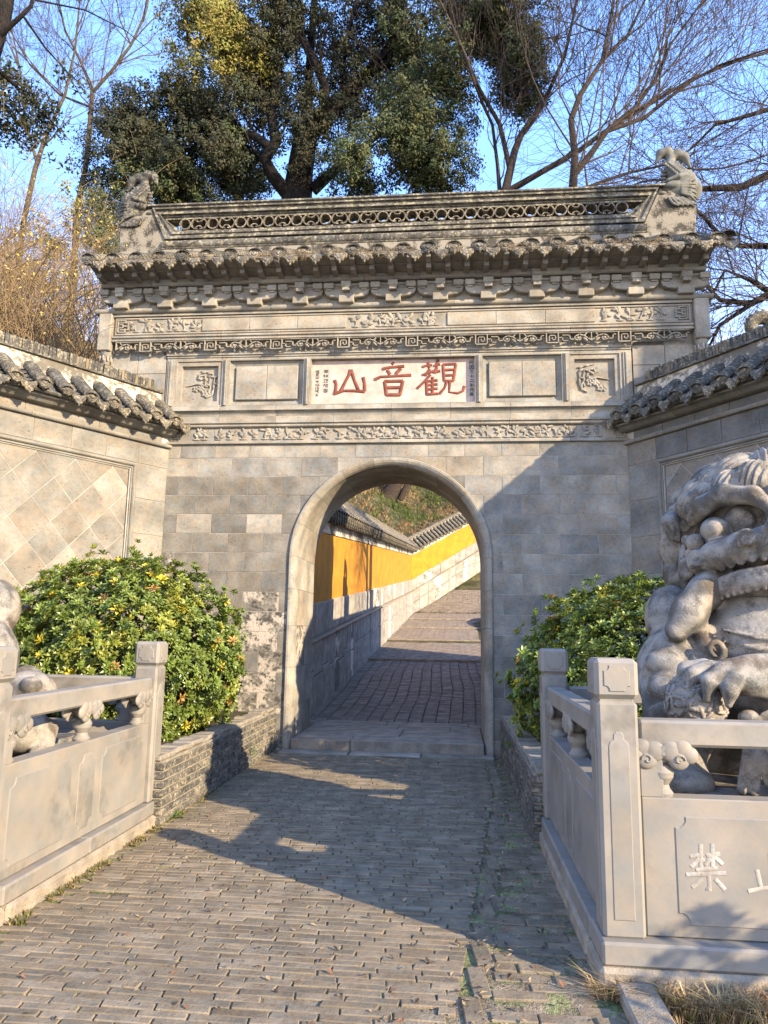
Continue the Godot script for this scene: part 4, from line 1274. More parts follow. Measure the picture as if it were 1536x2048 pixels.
func make_post(f: Node3D, x: float, z: float) -> void:
	var po := block("post", f, Vector3(x, 0.73, z), Vector3(0.198, 1.09, 0.198), M.marble, 0.016)
	block("post_neck", po, Vector3(0, 0.548, 0), Vector3(0.165, 0.03, 0.165), M.marble, 0.004)
	block("post_cap", po, Vector3(0, 0.656, 0), Vector3(0.215, 0.196, 0.215), M.marble, 0.022)
	var qf := MB.new(); qf.prism(quatrefoil(0.064, 0.064, 0.026), 0.0, 0.005, 0.003)
	var lp := MB.new()
	var o := V([-0.05, -0.42, 0.05, -0.42, 0.05, 0.375, 0.042, 0.395, 0.026, 0.405, 0.024, 0.43, 0.012, 0.442, -0.012, 0.442, -0.024, 0.43, -0.026, 0.405, -0.042, 0.395, -0.05, 0.375])
	lp.prism(PackedVector2Array(o), 0.0, 0.004, 0.004)
	for k in 4:
		var b := Basis(Vector3.UP, PI / 2 * k)
		node("cap_panel", po, qf.mesh(), M.marble_1, Transform3D(b, Vector3(0, 0.658, 0) + b.z * 0.1075))
		node("post_panel", po, lp.mesh(), M.marble_1, Transform3D(b, Vector3(0, -0.04, 0) + b.z * 0.099))

func cloud(mb: MB, x: float, y: float, s: float, z: float, fl: int) -> void:
	# chunky lobes of a cloud, each with a shallow swirl
	for q in [[0.35, 0.35, 0.5], [0.95, 0.5, 0.42], [1.3, 0.15, 0.4], [0.75, -0.1, 0.46]]:
		mb.blob(Vector3(x + fl * q[0] * s, y + q[1] * s, z), Vector3(q[2] * s * 1.25, q[2] * s * 1.15, 0.02), Basis.IDENTITY, 12, 8)
	var sp := []
	for i in 12:
		var a := i * 0.55
		sp.append(Vector3(x + fl * (0.75 + cos(a) * (0.3 - i * 0.022)) * s, y + (-0.1 + sin(a) * (0.3 - i * 0.022)) * s, z + 0.02))
	mb.tube(sp, range(12).map(func(_i: int) -> float: return s * 0.06), 5)

func make_panel(f: Node3D, T: Transform3D, len: float, word := false, cells := 2) -> void:
	# one slab: solid foot, open band with vase balusters under cloud brackets, rail
	var h := len / 2
	var th := 0.12
	var pl := func(called: String, ce: Vector3, s: Vector3, b := 0.006) -> MeshInstance3D: return node(called, f, bmesh(s, b), M.marble, T * at(ce.x, ce.y, ce.z))
	var slab: MeshInstance3D = pl.call("panel", Vector3(0, 0.508, 0), Vector3(len, 0.628, th))
	pl.call("rail", Vector3(0, 1.125, 0), Vector3(len, 0.125, th + 0.014), 0.014)
	for s in [-1, 1]: pl.call("stile", Vector3(s * (h - 0.055), 0.942, 0), Vector3(0.11, 0.24, th - 0.004), 0.004)
	var vase := V([0.0, 0.0, 0.055, 0.0, 0.06, 0.015, 0.045, 0.035, 0.04, 0.055, 0.062, 0.09, 0.066, 0.115, 0.05, 0.145, 0.034, 0.155, 0.05, 0.165, 0.075, 0.2, 0.075, 0.242, 0.0, 0.242])
	var vm := MB.new(); vm.lathe(vase, 14)
	var cm := MB.new()
	for sd in 2:
		var t := MB.new()
		cloud(t, 0.008, 1.01, 0.092, th / 2 - 0.002, 1); cloud(t, -0.008, 1.01, 0.092, th / 2 - 0.002, -1)
		if sd: t.xform(Transform3D(Basis(Vector3.UP, PI), Vector3.ZERO))
		cm.v.append_array(t.v); cm.n.append_array(t.n)
	for k in cells + 1:
		var x := lerpf(-h + 0.11, h - 0.11, float(k) / cells)
		var ba := node("baluster", f, vm.mesh(), M.marble, T * at(x, 0.822, 0))
		node("cloud_bracket", ba, cm.mesh(), M.marble, at(0, -0.822, 0))
	for sd in 2:
		var B := Transform3D(Basis(Vector3.UP, PI * sd), Vector3.ZERO)
		var fields := [[0.0, h - 0.15]] if word else [[-h * 0.55, h * 0.34], [0.0, h * 0.11], [h * 0.55, h * 0.34]]
		for q in fields:
			var pm := MB.new()
			pm.prism(quatrefoil(q[1], 0.245, 0.05), 0.0, 0.005, 0.005)
			node("sunk_panel", slab, pm.mesh(), M.marble_1, slab.transform.affine_inverse() * T * B * at(q[0], 0.495, th / 2))

func build_front() -> void:
	for sg in [-1, 1]:
		var pw := thing("planter_wall", "low grey brick planter wall lit by the sun under the round bush" if sg < 0 else "low brick planter wall in shade between gate and lion balustrade", "wall", Transform3D.IDENTITY, "low planter walls")
		var core := MB.new()
		core.box(Vector3(sg * 1.615, 0.25, 2.02), Vector3(0.2, 0.52, 3.86), 0.0)
		put("wall_core", core, M.mortar_old, pw)
		for r in 7:
			var y := 0.033 + r * 0.0715
			var z := 0.12 + (0.12 if r % 2 else 0.0)
			if r % 2: block("brick", pw, Vector3(sg * 1.605, y, 0.12), Vector3(0.21, 0.055, 0.1), M["brick_%d" % rng.randi_range(0, 2)], 0.005)
			while z < 3.9:
				var l := minf(0.232, 3.97 - z)
				block("brick", pw, Vector3(sg * (1.605 + rng.randf_range(-0.003, 0.003)), y, z + l / 2), Vector3(0.21, 0.055, snappedf(l - 0.012, 0.005)), M["brick_%d" % [0, 1, 1, 2][rng.randi_range(0, 3)]], 0.005)
				z += 0.244
		var topm := MB.new()
		for k in 26:
			var z0 := 0.12 + k * 0.148
			topm.box(Vector3(sg * 1.63, 0.525 + rng.randf_range(-0.012, 0.014), z0 + 0.07), Vector3(0.19 + rng.randf() * 0.03, 0.045, 0.16), 0.012, Basis(Vector3(0, 0, 1), rng.randf_range(-0.1, 0.1)))
		tag(put("mortar_cap", topm, M.mortar_old, pw), "", "", "", "stuff")
		var so := MB.new()
		var sq := PackedVector2Array([Vector2(sg * 1.7, 0.06), Vector2(sg * 1.7, 3.96), Vector2(sg * 5.85, 3.96), Vector2(sg * 3.36, 0.06)])
		so.prism(sq, 0.0, -0.49)
		so.xform(Transform3D(Basis(Vector3(1, 0, 0), Vector3(0, 0, 1), Vector3(0, -1, 0)), Vector3.ZERO))
		tag(put("planter_soil", so, M.soil), "", "", "", "structure")
		# balustrade round the lion
		var f := thing("stone_balustrade", "pale stone balustrade with vase balusters beside the sunlit bush" if sg < 0 else "stone balustrade around the big lion, with carved characters on its front", "balustrade", Transform3D.IDENTITY, "balustrades around the lions")
		var bl := func(called: String, ce: Vector3, s: Vector3, m: Material, b := 0.012) -> void: block(called, f, Vector3(sg * ce.x, ce.y, ce.z), s, m, b)
		for zc in [3.94, 6.14]:
			for k in 3: bl.call("base_stone", Vector3(1.97 + k * 0.81, 0.138, zc), Vector3(0.805, 0.105, 0.3), M.marble if k % 2 else M.marble_1)
			bl.call("foundation", Vector3(2.73, 0.02, zc), Vector3(2.36, 0.13, 0.34), M.kerb, 0.02)
		for k in 2: bl.call("base_stone", Vector3(1.69, 0.138, 4.56 + k * 0.96), Vector3(0.26, 0.105, 0.955), M.marble if k else M.marble_1)
		bl.call("foundation", Vector3(1.69, 0.02, 5.04), Vector3(0.29, 0.13, 1.84), M.kerb, 0.02)
		for p in [[1.685, 3.94], [1.685, 6.14], [3.8, 3.94], [3.8, 6.14]]: make_post(f, sg * p[0], p[1])
		make_panel(f, Transform3D(Basis(Vector3.UP, sg * -PI / 2), Vector3(sg * 1.685, 0, 5.04)), 2.0)
		make_panel(f, at(sg * 2.742, 0, 6.14), 1.9, true)
		make_panel(f, at(sg * 2.742, 0, 3.94), 1.9, true)
		# floor inside
		var fl := MB.new()
		fl.box(Vector3(sg * 2.8, 0.06, 5.04), Vector3(1.9, 0.1, 1.9), 0.0)
		put("inner_floor", fl, M.slab, f)
		if sg > 0:
			var o := Vector2(2.092 - 1410 * 0.00251, 0.508 + 1730 * 0.00254)
			var k := 0.362
			var A := func(l: Array) -> Array:
				var r := []
				for i in range(0, l.size(), 2): r.append_array([980 + l[i] * k, 1400 + l[i + 1] * k])
				return r
			var zz := 6.14 + 0.064
			glyph(f, "carved_character", [[1095, 858, 1165, 842], [1152, 792, 1147, 905], [1142, 862, 1098, 905], [1150, 865, 1165, 880], [1178, 848, 1248, 836], [1210, 788, 1206, 905], [1214, 850, 1258, 888], [1200, 858, 1168, 895], [1122, 922, 1232, 908], [1070, 946, 1272, 930], [1184, 945, 1186, 1018, 1168, 1008], [1152, 960, 1098, 1005], [1215, 960, 1262, 1010]].map(A), o, Vector2(0.00251, 0.00254), 0.021, zz, 0.0035, M.pale_letter)
			glyph(f, "carved_character", [[1500, 825, 1498, 988], [1500, 905, 1572, 895], [1428, 905, 1442, 985], [1378, 1012, 1460, 992, 1612, 985]].map(A), o, Vector2(0.00251, 0.00254), 0.021, zz, 0.0035, M.pale_letter)

# ---------------------------------------------------------------- the climbing lane behind the gate
func lane_strip(w: Node3D, called: String, T: Transform3D, x0: float, x1: float, sec: Array, m: Material) -> void:
	var mb := MB.new()
	mb.mould(x0, x1, sec)
	mb.xform(T)
	put(called, mb, m, w)

func lane_wall(w: Node3D, a: Vector3, b: Vector3, side: float, full: bool, mitre := 0.0, low := 0.0) -> void:
	# a, b: foot of the wall at both ends; the face looks to side * (left of a->b)
	var run := Vector3(b.x - a.x, 0, b.z - a.z)
	var L := run.length()
	var d := run / L
	var nrm := Vector3(-d.z, 0, d.x) * side
	var T := Transform3D(Basis(Vector3(d.x, (b.y - a.y) / L, d.z), Vector3.UP, nrm), a)
	var fl := side < 0
	if (T.basis.x.cross(T.basis.y)).dot(T.basis.z) < 0:      # keep the axes right-handed: run from the other end
		T = Transform3D(Basis(-Vector3(d.x, (b.y - a.y) / L, d.z), Vector3.UP, nrm), b)
	var ext := mitre
	T.origin.y -= low
	lane_strip(w, "yellow_plaster", T, -ext, L + ext, V([-0.45, 1.85, 0.0, 1.85, 0.0, 3.2, -0.45, 3.2]), M.yellow)
	lane_strip(w, "white_band", T, -ext, L + ext, V([-0.45, 3.2, 0.03, 3.2, 0.035, 3.23, 0.02, 3.24, 0.02, 3.42, -0.45, 3.42]), M.white_wash)
	lane_strip(w, "eave_moulding", T, -ext, L + ext, V([-0.45, 3.42, 0.06, 3.42, 0.08, 3.44, 0.08, 3.46, 0.14, 3.49, 0.2, 3.49, 0.2, 3.52, -0.45, 3.9]), M.eaves)
	lane_strip(w, "ridge_plaster", T, -ext, L + ext, V([-0.45, 3.75, -0.25, 3.75, -0.27, 4.06, -0.45, 4.06]), M.old_plaster)
	var joint: Array = [0.0, 1.22, 1.9]
	for r in 2:
		var x := 0.0 - ext
		while x < L + ext:
			var l := rng.randf_range(0.45, 0.85)
			var x1 := minf(x + l, L + ext)
			var mb := MB.new()
			var z := (0.1 if r == 0 else 0.04) + rng.randf_range(-0.008, 0.008)
			var m: Material = M[["plinth", "plinth_1", "plinth", "stone_2", "plinth", "white_wash"][rng.randi_range(0, 5)]]
			if r == 0:
				var cut := 0.62 + rng.randf_range(-0.08, 0.08)
				mb.box(Vector3((x + x1) / 2, cut / 2 - 0.06, z - 0.15), Vector3(x1 - x - 0.012, cut + 0.1, 0.3), 0.012)
				mb.box(Vector3((x + x1) / 2, (cut + 1.2) / 2 + 0.004, z - 0.16), Vector3(x1 - x - 0.012, 1.2 - cut - 0.012, 0.3), 0.012)
			else:
				mb.box(Vector3((x + x1) / 2, 1.56 + rng.randf_range(-0.01, 0.01), z - 0.2), Vector3(x1 - x - 0.012, 0.6, 0.4), 0.014)
			mb.xform(T)
			put("plinth_stone", mb, m, w)
			x = x1
	lane_strip(w, "ledge", T, -ext, L + ext, V([-0.3, 1.205, 0.13, 1.205, 0.15, 1.22, 0.15, 1.245, 0.13, 1.26, -0.3, 1.26]), M.slab)
	var yaw := atan2(-T.basis.x.z, T.basis.x.x)
	var ang := atan2((b.y - a.y), L) * (1.0 if T.origin == a else -1.0)
	var R := Basis(Vector3.UP, yaw)
	var sl := Basis(Vector3.RIGHT, 0.69)
	var cov := cover_mesh(0.74, 0.115, 6); var cap := cap_mesh(0.13); var drip := drip_mesh(0.12)
	var n := int(L / 0.3)
	for k in n:
		var p := T * Vector3((k + 0.5) * 0.3, 3.55, 0.30)
		node("cover_tile", w, cov, M["tile_%d" % [0, 2, 2][rng.randi_range(0, 2)]], Transform3D(R * sl, p))
		if full:
			node("tile_cap", w, cap, M.tile_0, Transform3D(R, p + nrm * 0.01))
			node("drip_tile", w, drip, M.tile_1, Transform3D(R, T * Vector3(k * 0.3, 3.54, 0.29)))
	var pan := MB.new()
	pan.mould(-ext, L + ext, V([-0.3, 3.7, 0.26, 3.49, 0.29, 3.51, -0.26, 3.98, -0.3, 3.98]))
	pan.xform(T)
	put("pan_tiles", pan, M.pan_dark, w)
	# ridge of tiles on edge
	var st := MB.new()
	var x := -ext
	while x < L + ext:
		var t := rng.randf_range(0.09, 0.14)
		st.box(Vector3(x + t / 2, 4.145 + rng.randf_range(-0.008, 0.008), -0.36), Vector3(t - 0.012, 0.17, 0.2), 0.0)
		x += t
	st.xform(T)
	tag(put("ridge_tiles", st, M.tile_2, w), "", "", "", "stuff")

func build_passage() -> void:
	var A := Vector3(-1.65, 0.06, -1.25); var K := Vector3(-1.35, 2.6, -30.0); var E := Vector3(2.9, 5.7, -35.4)
	var w := thing("lane_wall", "yellow plastered wall with tiled coping climbing the lane behind the arch", "wall")
	lane_wall(w, A, K, -1.0 if false else 1.0, true)
	lane_wall(w, K, E, 1.0, true, 0.12)
	var r := thing("lane_wall", "short wall on the shaded side of the lane, hidden behind the arch's far jamb", "wall")
	lane_wall(r, Vector3(1.95, 0.06, -1.25), Vector3(2.25, 0.85, -10.8), -1.0, false, 0.0, 0.7)
	var lane := Node3D.new()
	lane.name = "lane"
	add_child(lane)
	tag(lane, "", "", "", "structure")
	# threshold of long slabs
	var rows := [[0.06, -0.42, 0.15], [-0.43, -0.78, 0.147], [-0.79, -1.22, 0.15], [-1.23, -1.62, 0.147], [-1.63, -2.05, 0.152]]
	for q in rows:
		var x := -1.30 if q[0] > -1.3 else -1.6
		var end := -x
		while x < end - 0.01:
			var l := minf(rng.randf_range(0.7, 1.5), end - x)
			if end - x - l < 0.35: l = end - x
			block("threshold_slab", lane, Vector3(x + l / 2, q[2] / 2 - 0.03 + rng.randf_range(-0.003, 0.003), (q[0] + q[1]) / 2), Vector3(l - 0.008, q[2] + 0.06, q[0] - q[1]), M["slab"] if rng.randf() < 0.6 else M.kerb, 0.01)
			x += l
	for k in 3:
		block("threshold_slab", lane, Vector3(-0.95 + k * 0.95, -0.03, 0.2), Vector3(0.93, 0.1, 0.24), M["stone_%d" % (k + 1)], 0.012)
	# floor bed and its stones, rising with three low risers
	var bed := MB.new()
	var zs := []
	for k in 60: zs.append(-1.9 - k * 0.55)
	for k in zs.size() - 1:
		var z0: float = zs[k]; var z1: float = zs[k + 1]
		bed.quad(Vector3(-1.7, lane_y(z0) - 0.012, z0), Vector3(4.2, lane_y(z0) - 0.012, z0), Vector3(4.2, lane_y(z1) - 0.012, z1), Vector3(-1.7, lane_y(z1) - 0.012, z1))
	put("joint_bed", bed, M.hill, lane)
	var list := []; var cols := []
	var pv := paver_mesh(Vector3(0.212, 0.06, 0.066), 3)
	var z := -2.1; var row := 0
	while z > -33.0:
		var cols_on := z > -10.3
		var x := -1.66 + (0.11 if row % 2 and not cols_on else 0.0)
		var right := 1.7 if z > -24.0 else 1.7 + (-24.0 - z) * 0.33
		while x < right:
			var slope := atan((lane_y(z - 0.05) - lane_y(z + 0.05)) / 0.1)
			if absf(slope) < 0.7:
				var wob := sin(z * 0.9 + x * 0.4) * 0.035 + sin(z * 2.3 + x * 3.0) * 0.008
				list.append(Transform3D(Basis(Vector3.RIGHT, slope + rng.randf_range(-0.04, 0.04)) * Basis(Vector3.UP, rng.randf_range(-0.03, 0.03)), Vector3(x + 0.11 + wob, lane_y(z) + rng.randf_range(-0.006, 0.006), z)))
				var t := rng.randf_range(0.75, 1.15)
				cols.append(Color(0.36 * t, 0.295 * t, 0.225 * t))
			x += 0.229 if cols_on else 0.221
		z -= 0.075
		row += 1
	tag(scatter("lane_pavers", pv, M.paver_tint, list, cols, lane), "", "", "", "stuff")
	for s in [-10.3, -15.6, -20.8, -25.8]:
		var x := -1.62
		while x < 2.0:
			var l := rng.randf_range(0.8, 1.3)
			block("riser_stone", lane, Vector3(x + l / 2, lane_y(s - 0.12) - 0.055, s - 0.07), Vector3(l - 0.01, 0.13, 0.16), M.slab, 0.012)
			x += l

func lane_y(z: float) -> float:
	var y := grade(z) - 0.03
	for s in [-10.3, -15.6, -20.8, -25.8]:      # treads slope a little less than the lane; risers make it up
		if z < s: y += 0.05
	var last := -2.0
	for s in [-10.3, -15.6, -20.8, -25.8, -31.0]:
		if z > s:
			y -= clampf((last - z) / (last - s), 0, 1) * 0.05 if s > -30.0 else 0.0
			break
		last = s
		y -= 0.05
	return y + 0.02

# ---------------------------------------------------------------- the stone lions
func lion_field() -> Field:
	var F := Field.new(Vector3(1.93, 0.68, 4.38), Vector3(3.9, 2.15, 6.0), 0.0155)
	# seated body, broad smooth chest, neck
	F.ell(Vector3(2.95, 1.05, 4.85), Vector3(0.68, 0.48, 0.45), 0.1)
	F.ell(Vector3(2.98, 1.45, 5.16), Vector3(0.56, 0.56, 0.40), 0.1)
	F.ell(Vector3(3.0, 1.85, 4.95), Vector3(0.47, 0.5, 0.42), 0.1)
	# dark hump of mane behind the shoulder
	F.ell(Vector3(2.34, 1.72, 4.95), Vector3(0.17, 0.22, 0.2), 0.12)
	# near shoulder and foreleg
	F.ell(Vector3(2.31, 1.36, 5.12), Vector3(0.25, 0.3, 0.3), 0.06)
	F.cap(Vector3(2.27, 1.3, 5.2), Vector3(2.27, 0.86, 5.42), 0.21, 0.15, 0.06)
	F.ell(Vector3(2.27, 0.78, 5.56), Vector3(0.17, 0.1, 0.2), 0.05)
	F.path([Vector3(2.46, 1.62, 5.32), Vector3(2.49, 1.4, 5.38), Vector3(2.46, 1.18, 5.4), Vector3(2.42, 0.95, 5.42)], [0.06, 0.07, 0.06, 0.04], 0.05)
	F.ell(Vector3(2.2, 1.44, 5.36), Vector3(0.115, 0.075, 0.05), 0.012, Basis(Vector3.UP, -0.4))
	F.ell(Vector3(2.2, 1.29, 5.4), Vector3(0.11, 0.085, 0.05), 0.012, Basis(Vector3.UP, -0.4))
	F.ell(Vector3(2.19, 1.12, 5.44), Vector3(0.10, 0.085, 0.05), 0.012, Basis(Vector3.UP, -0.4))
	F.path([Vector3(2.09, 1.3, 5.3), Vector3(2.11, 1.12, 5.38), Vector3(2.17, 0.9, 5.48), Vector3(2.2, 0.8, 5.5)], [0.03, 0.045, 0.045, 0.03], 0.01)
	# the lock that sweeps from the jaw over the shoulder
	F.path([Vector3(2.60, 2.02, 5.22), Vector3(2.48, 1.88, 5.32), Vector3(2.37, 1.75, 5.38), Vector3(2.29, 1.64, 5.38)], [0.085, 0.095, 0.10, 0.075], 0.06)
	# collar lines and a curl
	for y in [1.585, 1.52]: F.path([Vector3(2.55, y + 0.06, 5.42), Vector3(2.72, y + 0.015, 5.52), Vector3(2.98, y, 5.575), Vector3(3.24, y + 0.015, 5.52), Vector3(3.4, y + 0.06, 5.42)], [0.012, 0.013, 0.013, 0.013, 0.012], 0.008)
	var cu := []
	for i in 12:
		var a := -0.9 + i * 0.5
		cu.append(Vector3(2.50 + cos(a) * (0.055 - i * 0.003), 1.52 + sin(a) * (0.065 - i * 0.003), 5.455))
	F.path(cu, range(12).map(func(i: int) -> float: return 0.02 - i * 0.0007), 0.01)
	# arm laid over the ball, paw and toes closing on it
	F.path([Vector3(3.5, 1.42, 5.25), Vector3(3.25, 1.42, 5.52), Vector3(2.92, 1.4, 5.68), Vector3(2.66, 1.395, 5.75)], [0.2, 0.165, 0.125, 0.115], 0.05)
	F.ell(Vector3(2.55, 1.385, 5.76), Vector3(0.16, 0.1, 0.12), 0.05)
	var k := 0
	for q in [[2.40, 1.425, 5.68, 2.30, 1.41, 5.68, 2.25, 1.33, 5.69], [2.42, 1.42, 5.75, 2.33, 1.39, 5.78, 2.30, 1.30, 5.80], [2.47, 1.40, 5.82, 2.40, 1.36, 5.86, 2.38, 1.27, 5.87], [2.54, 1.38, 5.85, 2.50, 1.32, 5.89, 2.49, 1.24, 5.88]]:
		F.path([Vector3(q[0], q[1], q[2]), Vector3(q[3], q[4], q[5]), Vector3(q[6], q[7], q[8])], [0.055, 0.05, 0.022], 0.012)
		k += 1
	F.path([Vector3(3.35, 1.22, 5.55), Vector3(3.0, 1.25, 5.7), Vector3(2.72, 1.3, 5.78), Vector3(2.62, 1.3, 5.8)], [0.07, 0.05, 0.03, 0.02], 0.02)
	F.path([Vector3(3.3, 1.17, 5.6), Vector3(2.98, 1.18, 5.76), Vector3(2.78, 1.22, 5.8)], [0.03, 0.028, 0.02], 0.01)
	# ribbon: a knot, two tails, a double loop
	for r in [0.15, 0.105]:
		var rp := []
		for i in 15:
			var a := TAU * i / 14.0
			rp.append(Vector3(2.79 + cos(a) * r * 1.1, 1.06 + sin(a) * r, 5.78))
		F.path(rp, range(15).map(func(_i: int) -> float: return 0.024), 0.006)
	F.ell(Vector3(2.6, 1.17, 5.82), Vector3(0.06, 0.045, 0.045), 0.01)
	for e in [[2.54, 0.8, 0.03], [2.6, 0.8, 0.035], [2.68, 0.84, 0.03]]: F.path([Vector3(2.6, 1.16, 5.82), Vector3((2.6 + e[0]) / 2 + 0.01, 1.0, 5.84), Vector3(e[0], e[1], 5.83)], [0.022, e[2], e[2]], 0.006)
	return F

func ball_field() -> Field:      # six-petalled flowers all over
	var bc := Vector3(2.34, 1.2, 5.69)
	var F := Field.new(bc - Vector3.ONE * 0.2, bc + Vector3.ONE * 0.2, 0.005)
	F.ell(bc, Vector3.ONE * 0.16, 0.0)
	for i in 26:
		var y := 1.0 - 2.0 * (i + 0.5) / 26.0
		var a := i * 2.39996
		var d := Vector3(cos(a) * sqrt(1.0 - y * y), y, sin(a) * sqrt(1.0 - y * y))
		if d.z < -0.5: continue
		var u := d.cross(Vector3(0.2, 1, 0.1)).normalized(); var v := d.cross(u)
		for k in 6:
			var t := u * cos(TAU * k / 6.0) + v * sin(TAU * k / 6.0)
			var o := (d + t * 0.235).normalized()
			var tt := (t - o * o.dot(t)).normalized()
			F.ell(bc + o * 0.163, Vector3(0.034, 0.0125, 0.011), 0.0, Basis(tt, o.cross(tt), o))
	return F

func head_field() -> Field:
	var c := 3.0
	var F := Field.new(Vector3(2.3, 1.66, 4.5), Vector3(3.7, 2.92, 5.82), 0.0105)
	F.ell(Vector3(c, 2.26, 5.0), Vector3(0.46, 0.42, 0.40), 0.05)
	F.ell(Vector3(c, 2.02, 5.0), Vector3(0.44, 0.3, 0.36), 0.06)
	F.ell(Vector3(c, 2.44, 5.2), Vector3(0.40, 0.17, 0.26), 0.05)
	F.ell(Vector3(c, 2.14, 5.36), Vector3(0.40, 0.14, 0.24), 0.05)
	F.ell(Vector3(c, 1.92, 5.28), Vector3(0.40, 0.12, 0.26), 0.04)
	F.cap(Vector3(c, 2.46, 5.42), Vector3(c, 2.24, 5.62), 0.09, 0.085, 0.04)
	F.ell(Vector3(c, 2.24, 5.7), Vector3(0.13, 0.075, 0.07), 0.03)
	var P := func(f: float, dy: float, o: float) -> Vector3: return Vector3(c + sin(f) * (0.47 + o), 1.885 + 0.185 * cos(f) + dy, 5.17 + cos(f) * (0.44 + o))
	# mouth: dark gap, one row of teeth, ribbed lower lip
	for i in 24: F.cap(P.call(lerpf(-1.3, 1.3, i / 24.0), 0.005, 0.06), P.call(lerpf(-1.3, 1.3, (i + 1) / 24.0), 0.005, 0.06), 0.05, 0.05, 0.006, true)
	for i in 19:
		var f := lerpf(-1.2, 1.2, i / 18.0)
		F.ell(P.call(f, 0.022, 0.012), Vector3(0.029, 0.042, 0.026), 0.0, Basis(Vector3.UP, f))
	for i in 24:
		var f0 := lerpf(-1.32, 1.32, i / 24.0); var f1 := lerpf(-1.32, 1.32, (i + 1) / 24.0)
		F.cap(P.call(f0, -0.075, -0.005), P.call(f1, -0.075, -0.005), 0.034, 0.034, 0.01)
		F.cap(P.call(f0, -0.125, -0.02), P.call(f1, -0.125, -0.02), 0.05, 0.05, 0.03)
	for i in 27:
		var f := lerpf(-1.25, 1.25, i / 26.0)
		F.cap(P.call(f, -0.085, 0.026), P.call(f * 0.96, -0.18, 0.012), 0.013, 0.014, 0.002)
	for s in [-1, 1]:
		var X := func(x: float, y: float, z: float) -> Vector3: return Vector3(c + s * x, y, z)
		# upper lip: a smooth thick band that ends in a scroll at the cheek
		F.path([X.call(0.455, 2.065, 5.36), X.call(0.37, 2.105, 5.47), X.call(0.24, 2.145, 5.55), X.call(0.1, 2.175, 5.6), X.call(0.0, 2.185, 5.62)], [0.078, 0.08, 0.08, 0.08, 0.078], 0.03)
		for q in [[0.475, 2.075, 5.455, 0.062, 0.75], [0.215, 2.175, 5.675, 0.052, 0.35]]:
			var sp := []
			var B := Basis(Vector3.UP, s * q[4])
			for i in 17:
				var a := -0.6 + i * 0.55
				var r: float = q[3] * (1.0 - i / 19.0)
				sp.append(X.call(q[0], q[1], q[2]) + B * Vector3(s * cos(a) * r, sin(a) * r, 0.012 * i / 16.0))
			F.ell(X.call(q[0], q[1], q[2]) - B * Vector3(0, 0, 0.04), Vector3(q[3] * 1.1, q[3] * 1.1, 0.05), 0.01, B)
			F.path(sp, range(17).map(func(i: int) -> float: return 0.021 - i * 0.0004), 0.002)
		# eye deep under the brow
		F.ell(X.call(0.22, 2.33, 5.5), Vector3(0.13, 0.085, 0.1), 0.02, Basis.IDENTITY, 0.0, 0.0, true)
		F.ell(X.call(0.21, 2.325, 5.385), Vector3(0.09, 0.085, 0.085), 0.004)
		F.ell(X.call(0.21, 2.325, 5.475), Vector3(0.028, 0.028, 0.014), 0.003, Basis.IDENTITY, 0.0, 0.0, true)
		F.path([X.call(0.47, 2.36, 5.24), X.call(0.42, 2.43, 5.34), X.call(0.3, 2.48, 5.44), X.call(0.15, 2.46, 5.52), X.call(0.07, 2.38, 5.56)], [0.045, 0.06, 0.065, 0.055, 0.04], 0.03)
		F.path([X.call(0.48, 2.37, 5.2), X.call(0.43, 2.47, 5.3), X.call(0.3, 2.545, 5.38), X.call(0.1, 2.55, 5.42)], [0.03, 0.035, 0.035, 0.03], 0.02)
		F.ell(X.call(0.36, 2.265, 5.43), Vector3(0.09, 0.08, 0.08), 0.035)           # knob above the lip
		F.ell(X.call(0.47, 2.2, 5.3), Vector3(0.06, 0.06, 0.06), 0.01)
		F.ell(X.call(0.515, 2.225, 5.24), Vector3(0.035, 0.035, 0.035), 0.006)
		F.ell(X.call(0.50, 2.13, 5.28), Vector3(0.04, 0.035, 0.035), 0.006)
		F.path([X.call(0.53, 2.0, 5.3), X.call(0.535, 2.06, 5.3), X.call(0.5, 2.1, 5.34)], [0.045, 0.04, 0.025], 0.01)
		# flat strap of mane beside the jaw
		F.ell(X.call(0.5, 2.03, 5.12), Vector3(0.055, 0.2, 0.11), 0.01, Basis(Vector3.UP, s * 0.5))
		for k in 3: F.path([X.call(0.545 - 0.01 * k, 2.2, 5.1 + 0.05 * k), X.call(0.555 - 0.012 * k, 2.02, 5.1 + 0.05 * k), X.call(0.53, 1.86, 5.12 + 0.04 * k)], [0.012, 0.016, 0.01], 0.004)
		# small folded ear
		F.path([X.call(0.55, 2.4, 5.1), X.call(0.6, 2.37, 5.12), X.call(0.585, 2.28, 5.12), X.call(0.555, 2.235, 5.13)], [0.04, 0.06, 0.045, 0.012], 0.015)
		F.path([X.call(0.615, 2.36, 5.175), X.call(0.59, 2.29, 5.17)], [0.025, 0.015], 0.006)
		# curls of the mane, ribbed, in overlapping rows
		for q in [[0.43, 2.53, 5.14, 0.110], [0.32, 2.6, 5.16, 0.116], [0.18, 2.655, 5.18, 0.138], [0.48, 2.46, 5.22, 0.083], [0.385, 2.5, 5.28, 0.088], [0.255, 2.56, 5.32, 0.099], [0.11, 2.6, 5.35, 0.110], [0.52, 2.38, 5.02, 0.121], [0.54, 2.2, 4.95, 0.132], [0.52, 2.02, 4.92, 0.132], [0.45, 2.5, 4.92, 0.143], [0.3, 2.64, 4.98, 0.143], [0.54, 1.84, 4.9, 0.127], [0.45, 2.2, 4.72, 0.154], [0.36, 2.42, 4.72, 0.154], [0.46, 1.95, 4.7, 0.154], [0.12, 2.7, 5.0, 0.143]]:
			var d: Vector3 = (X.call(q[0], q[1], q[2]) - Vector3(c, 2.2, 4.95)).normalized()
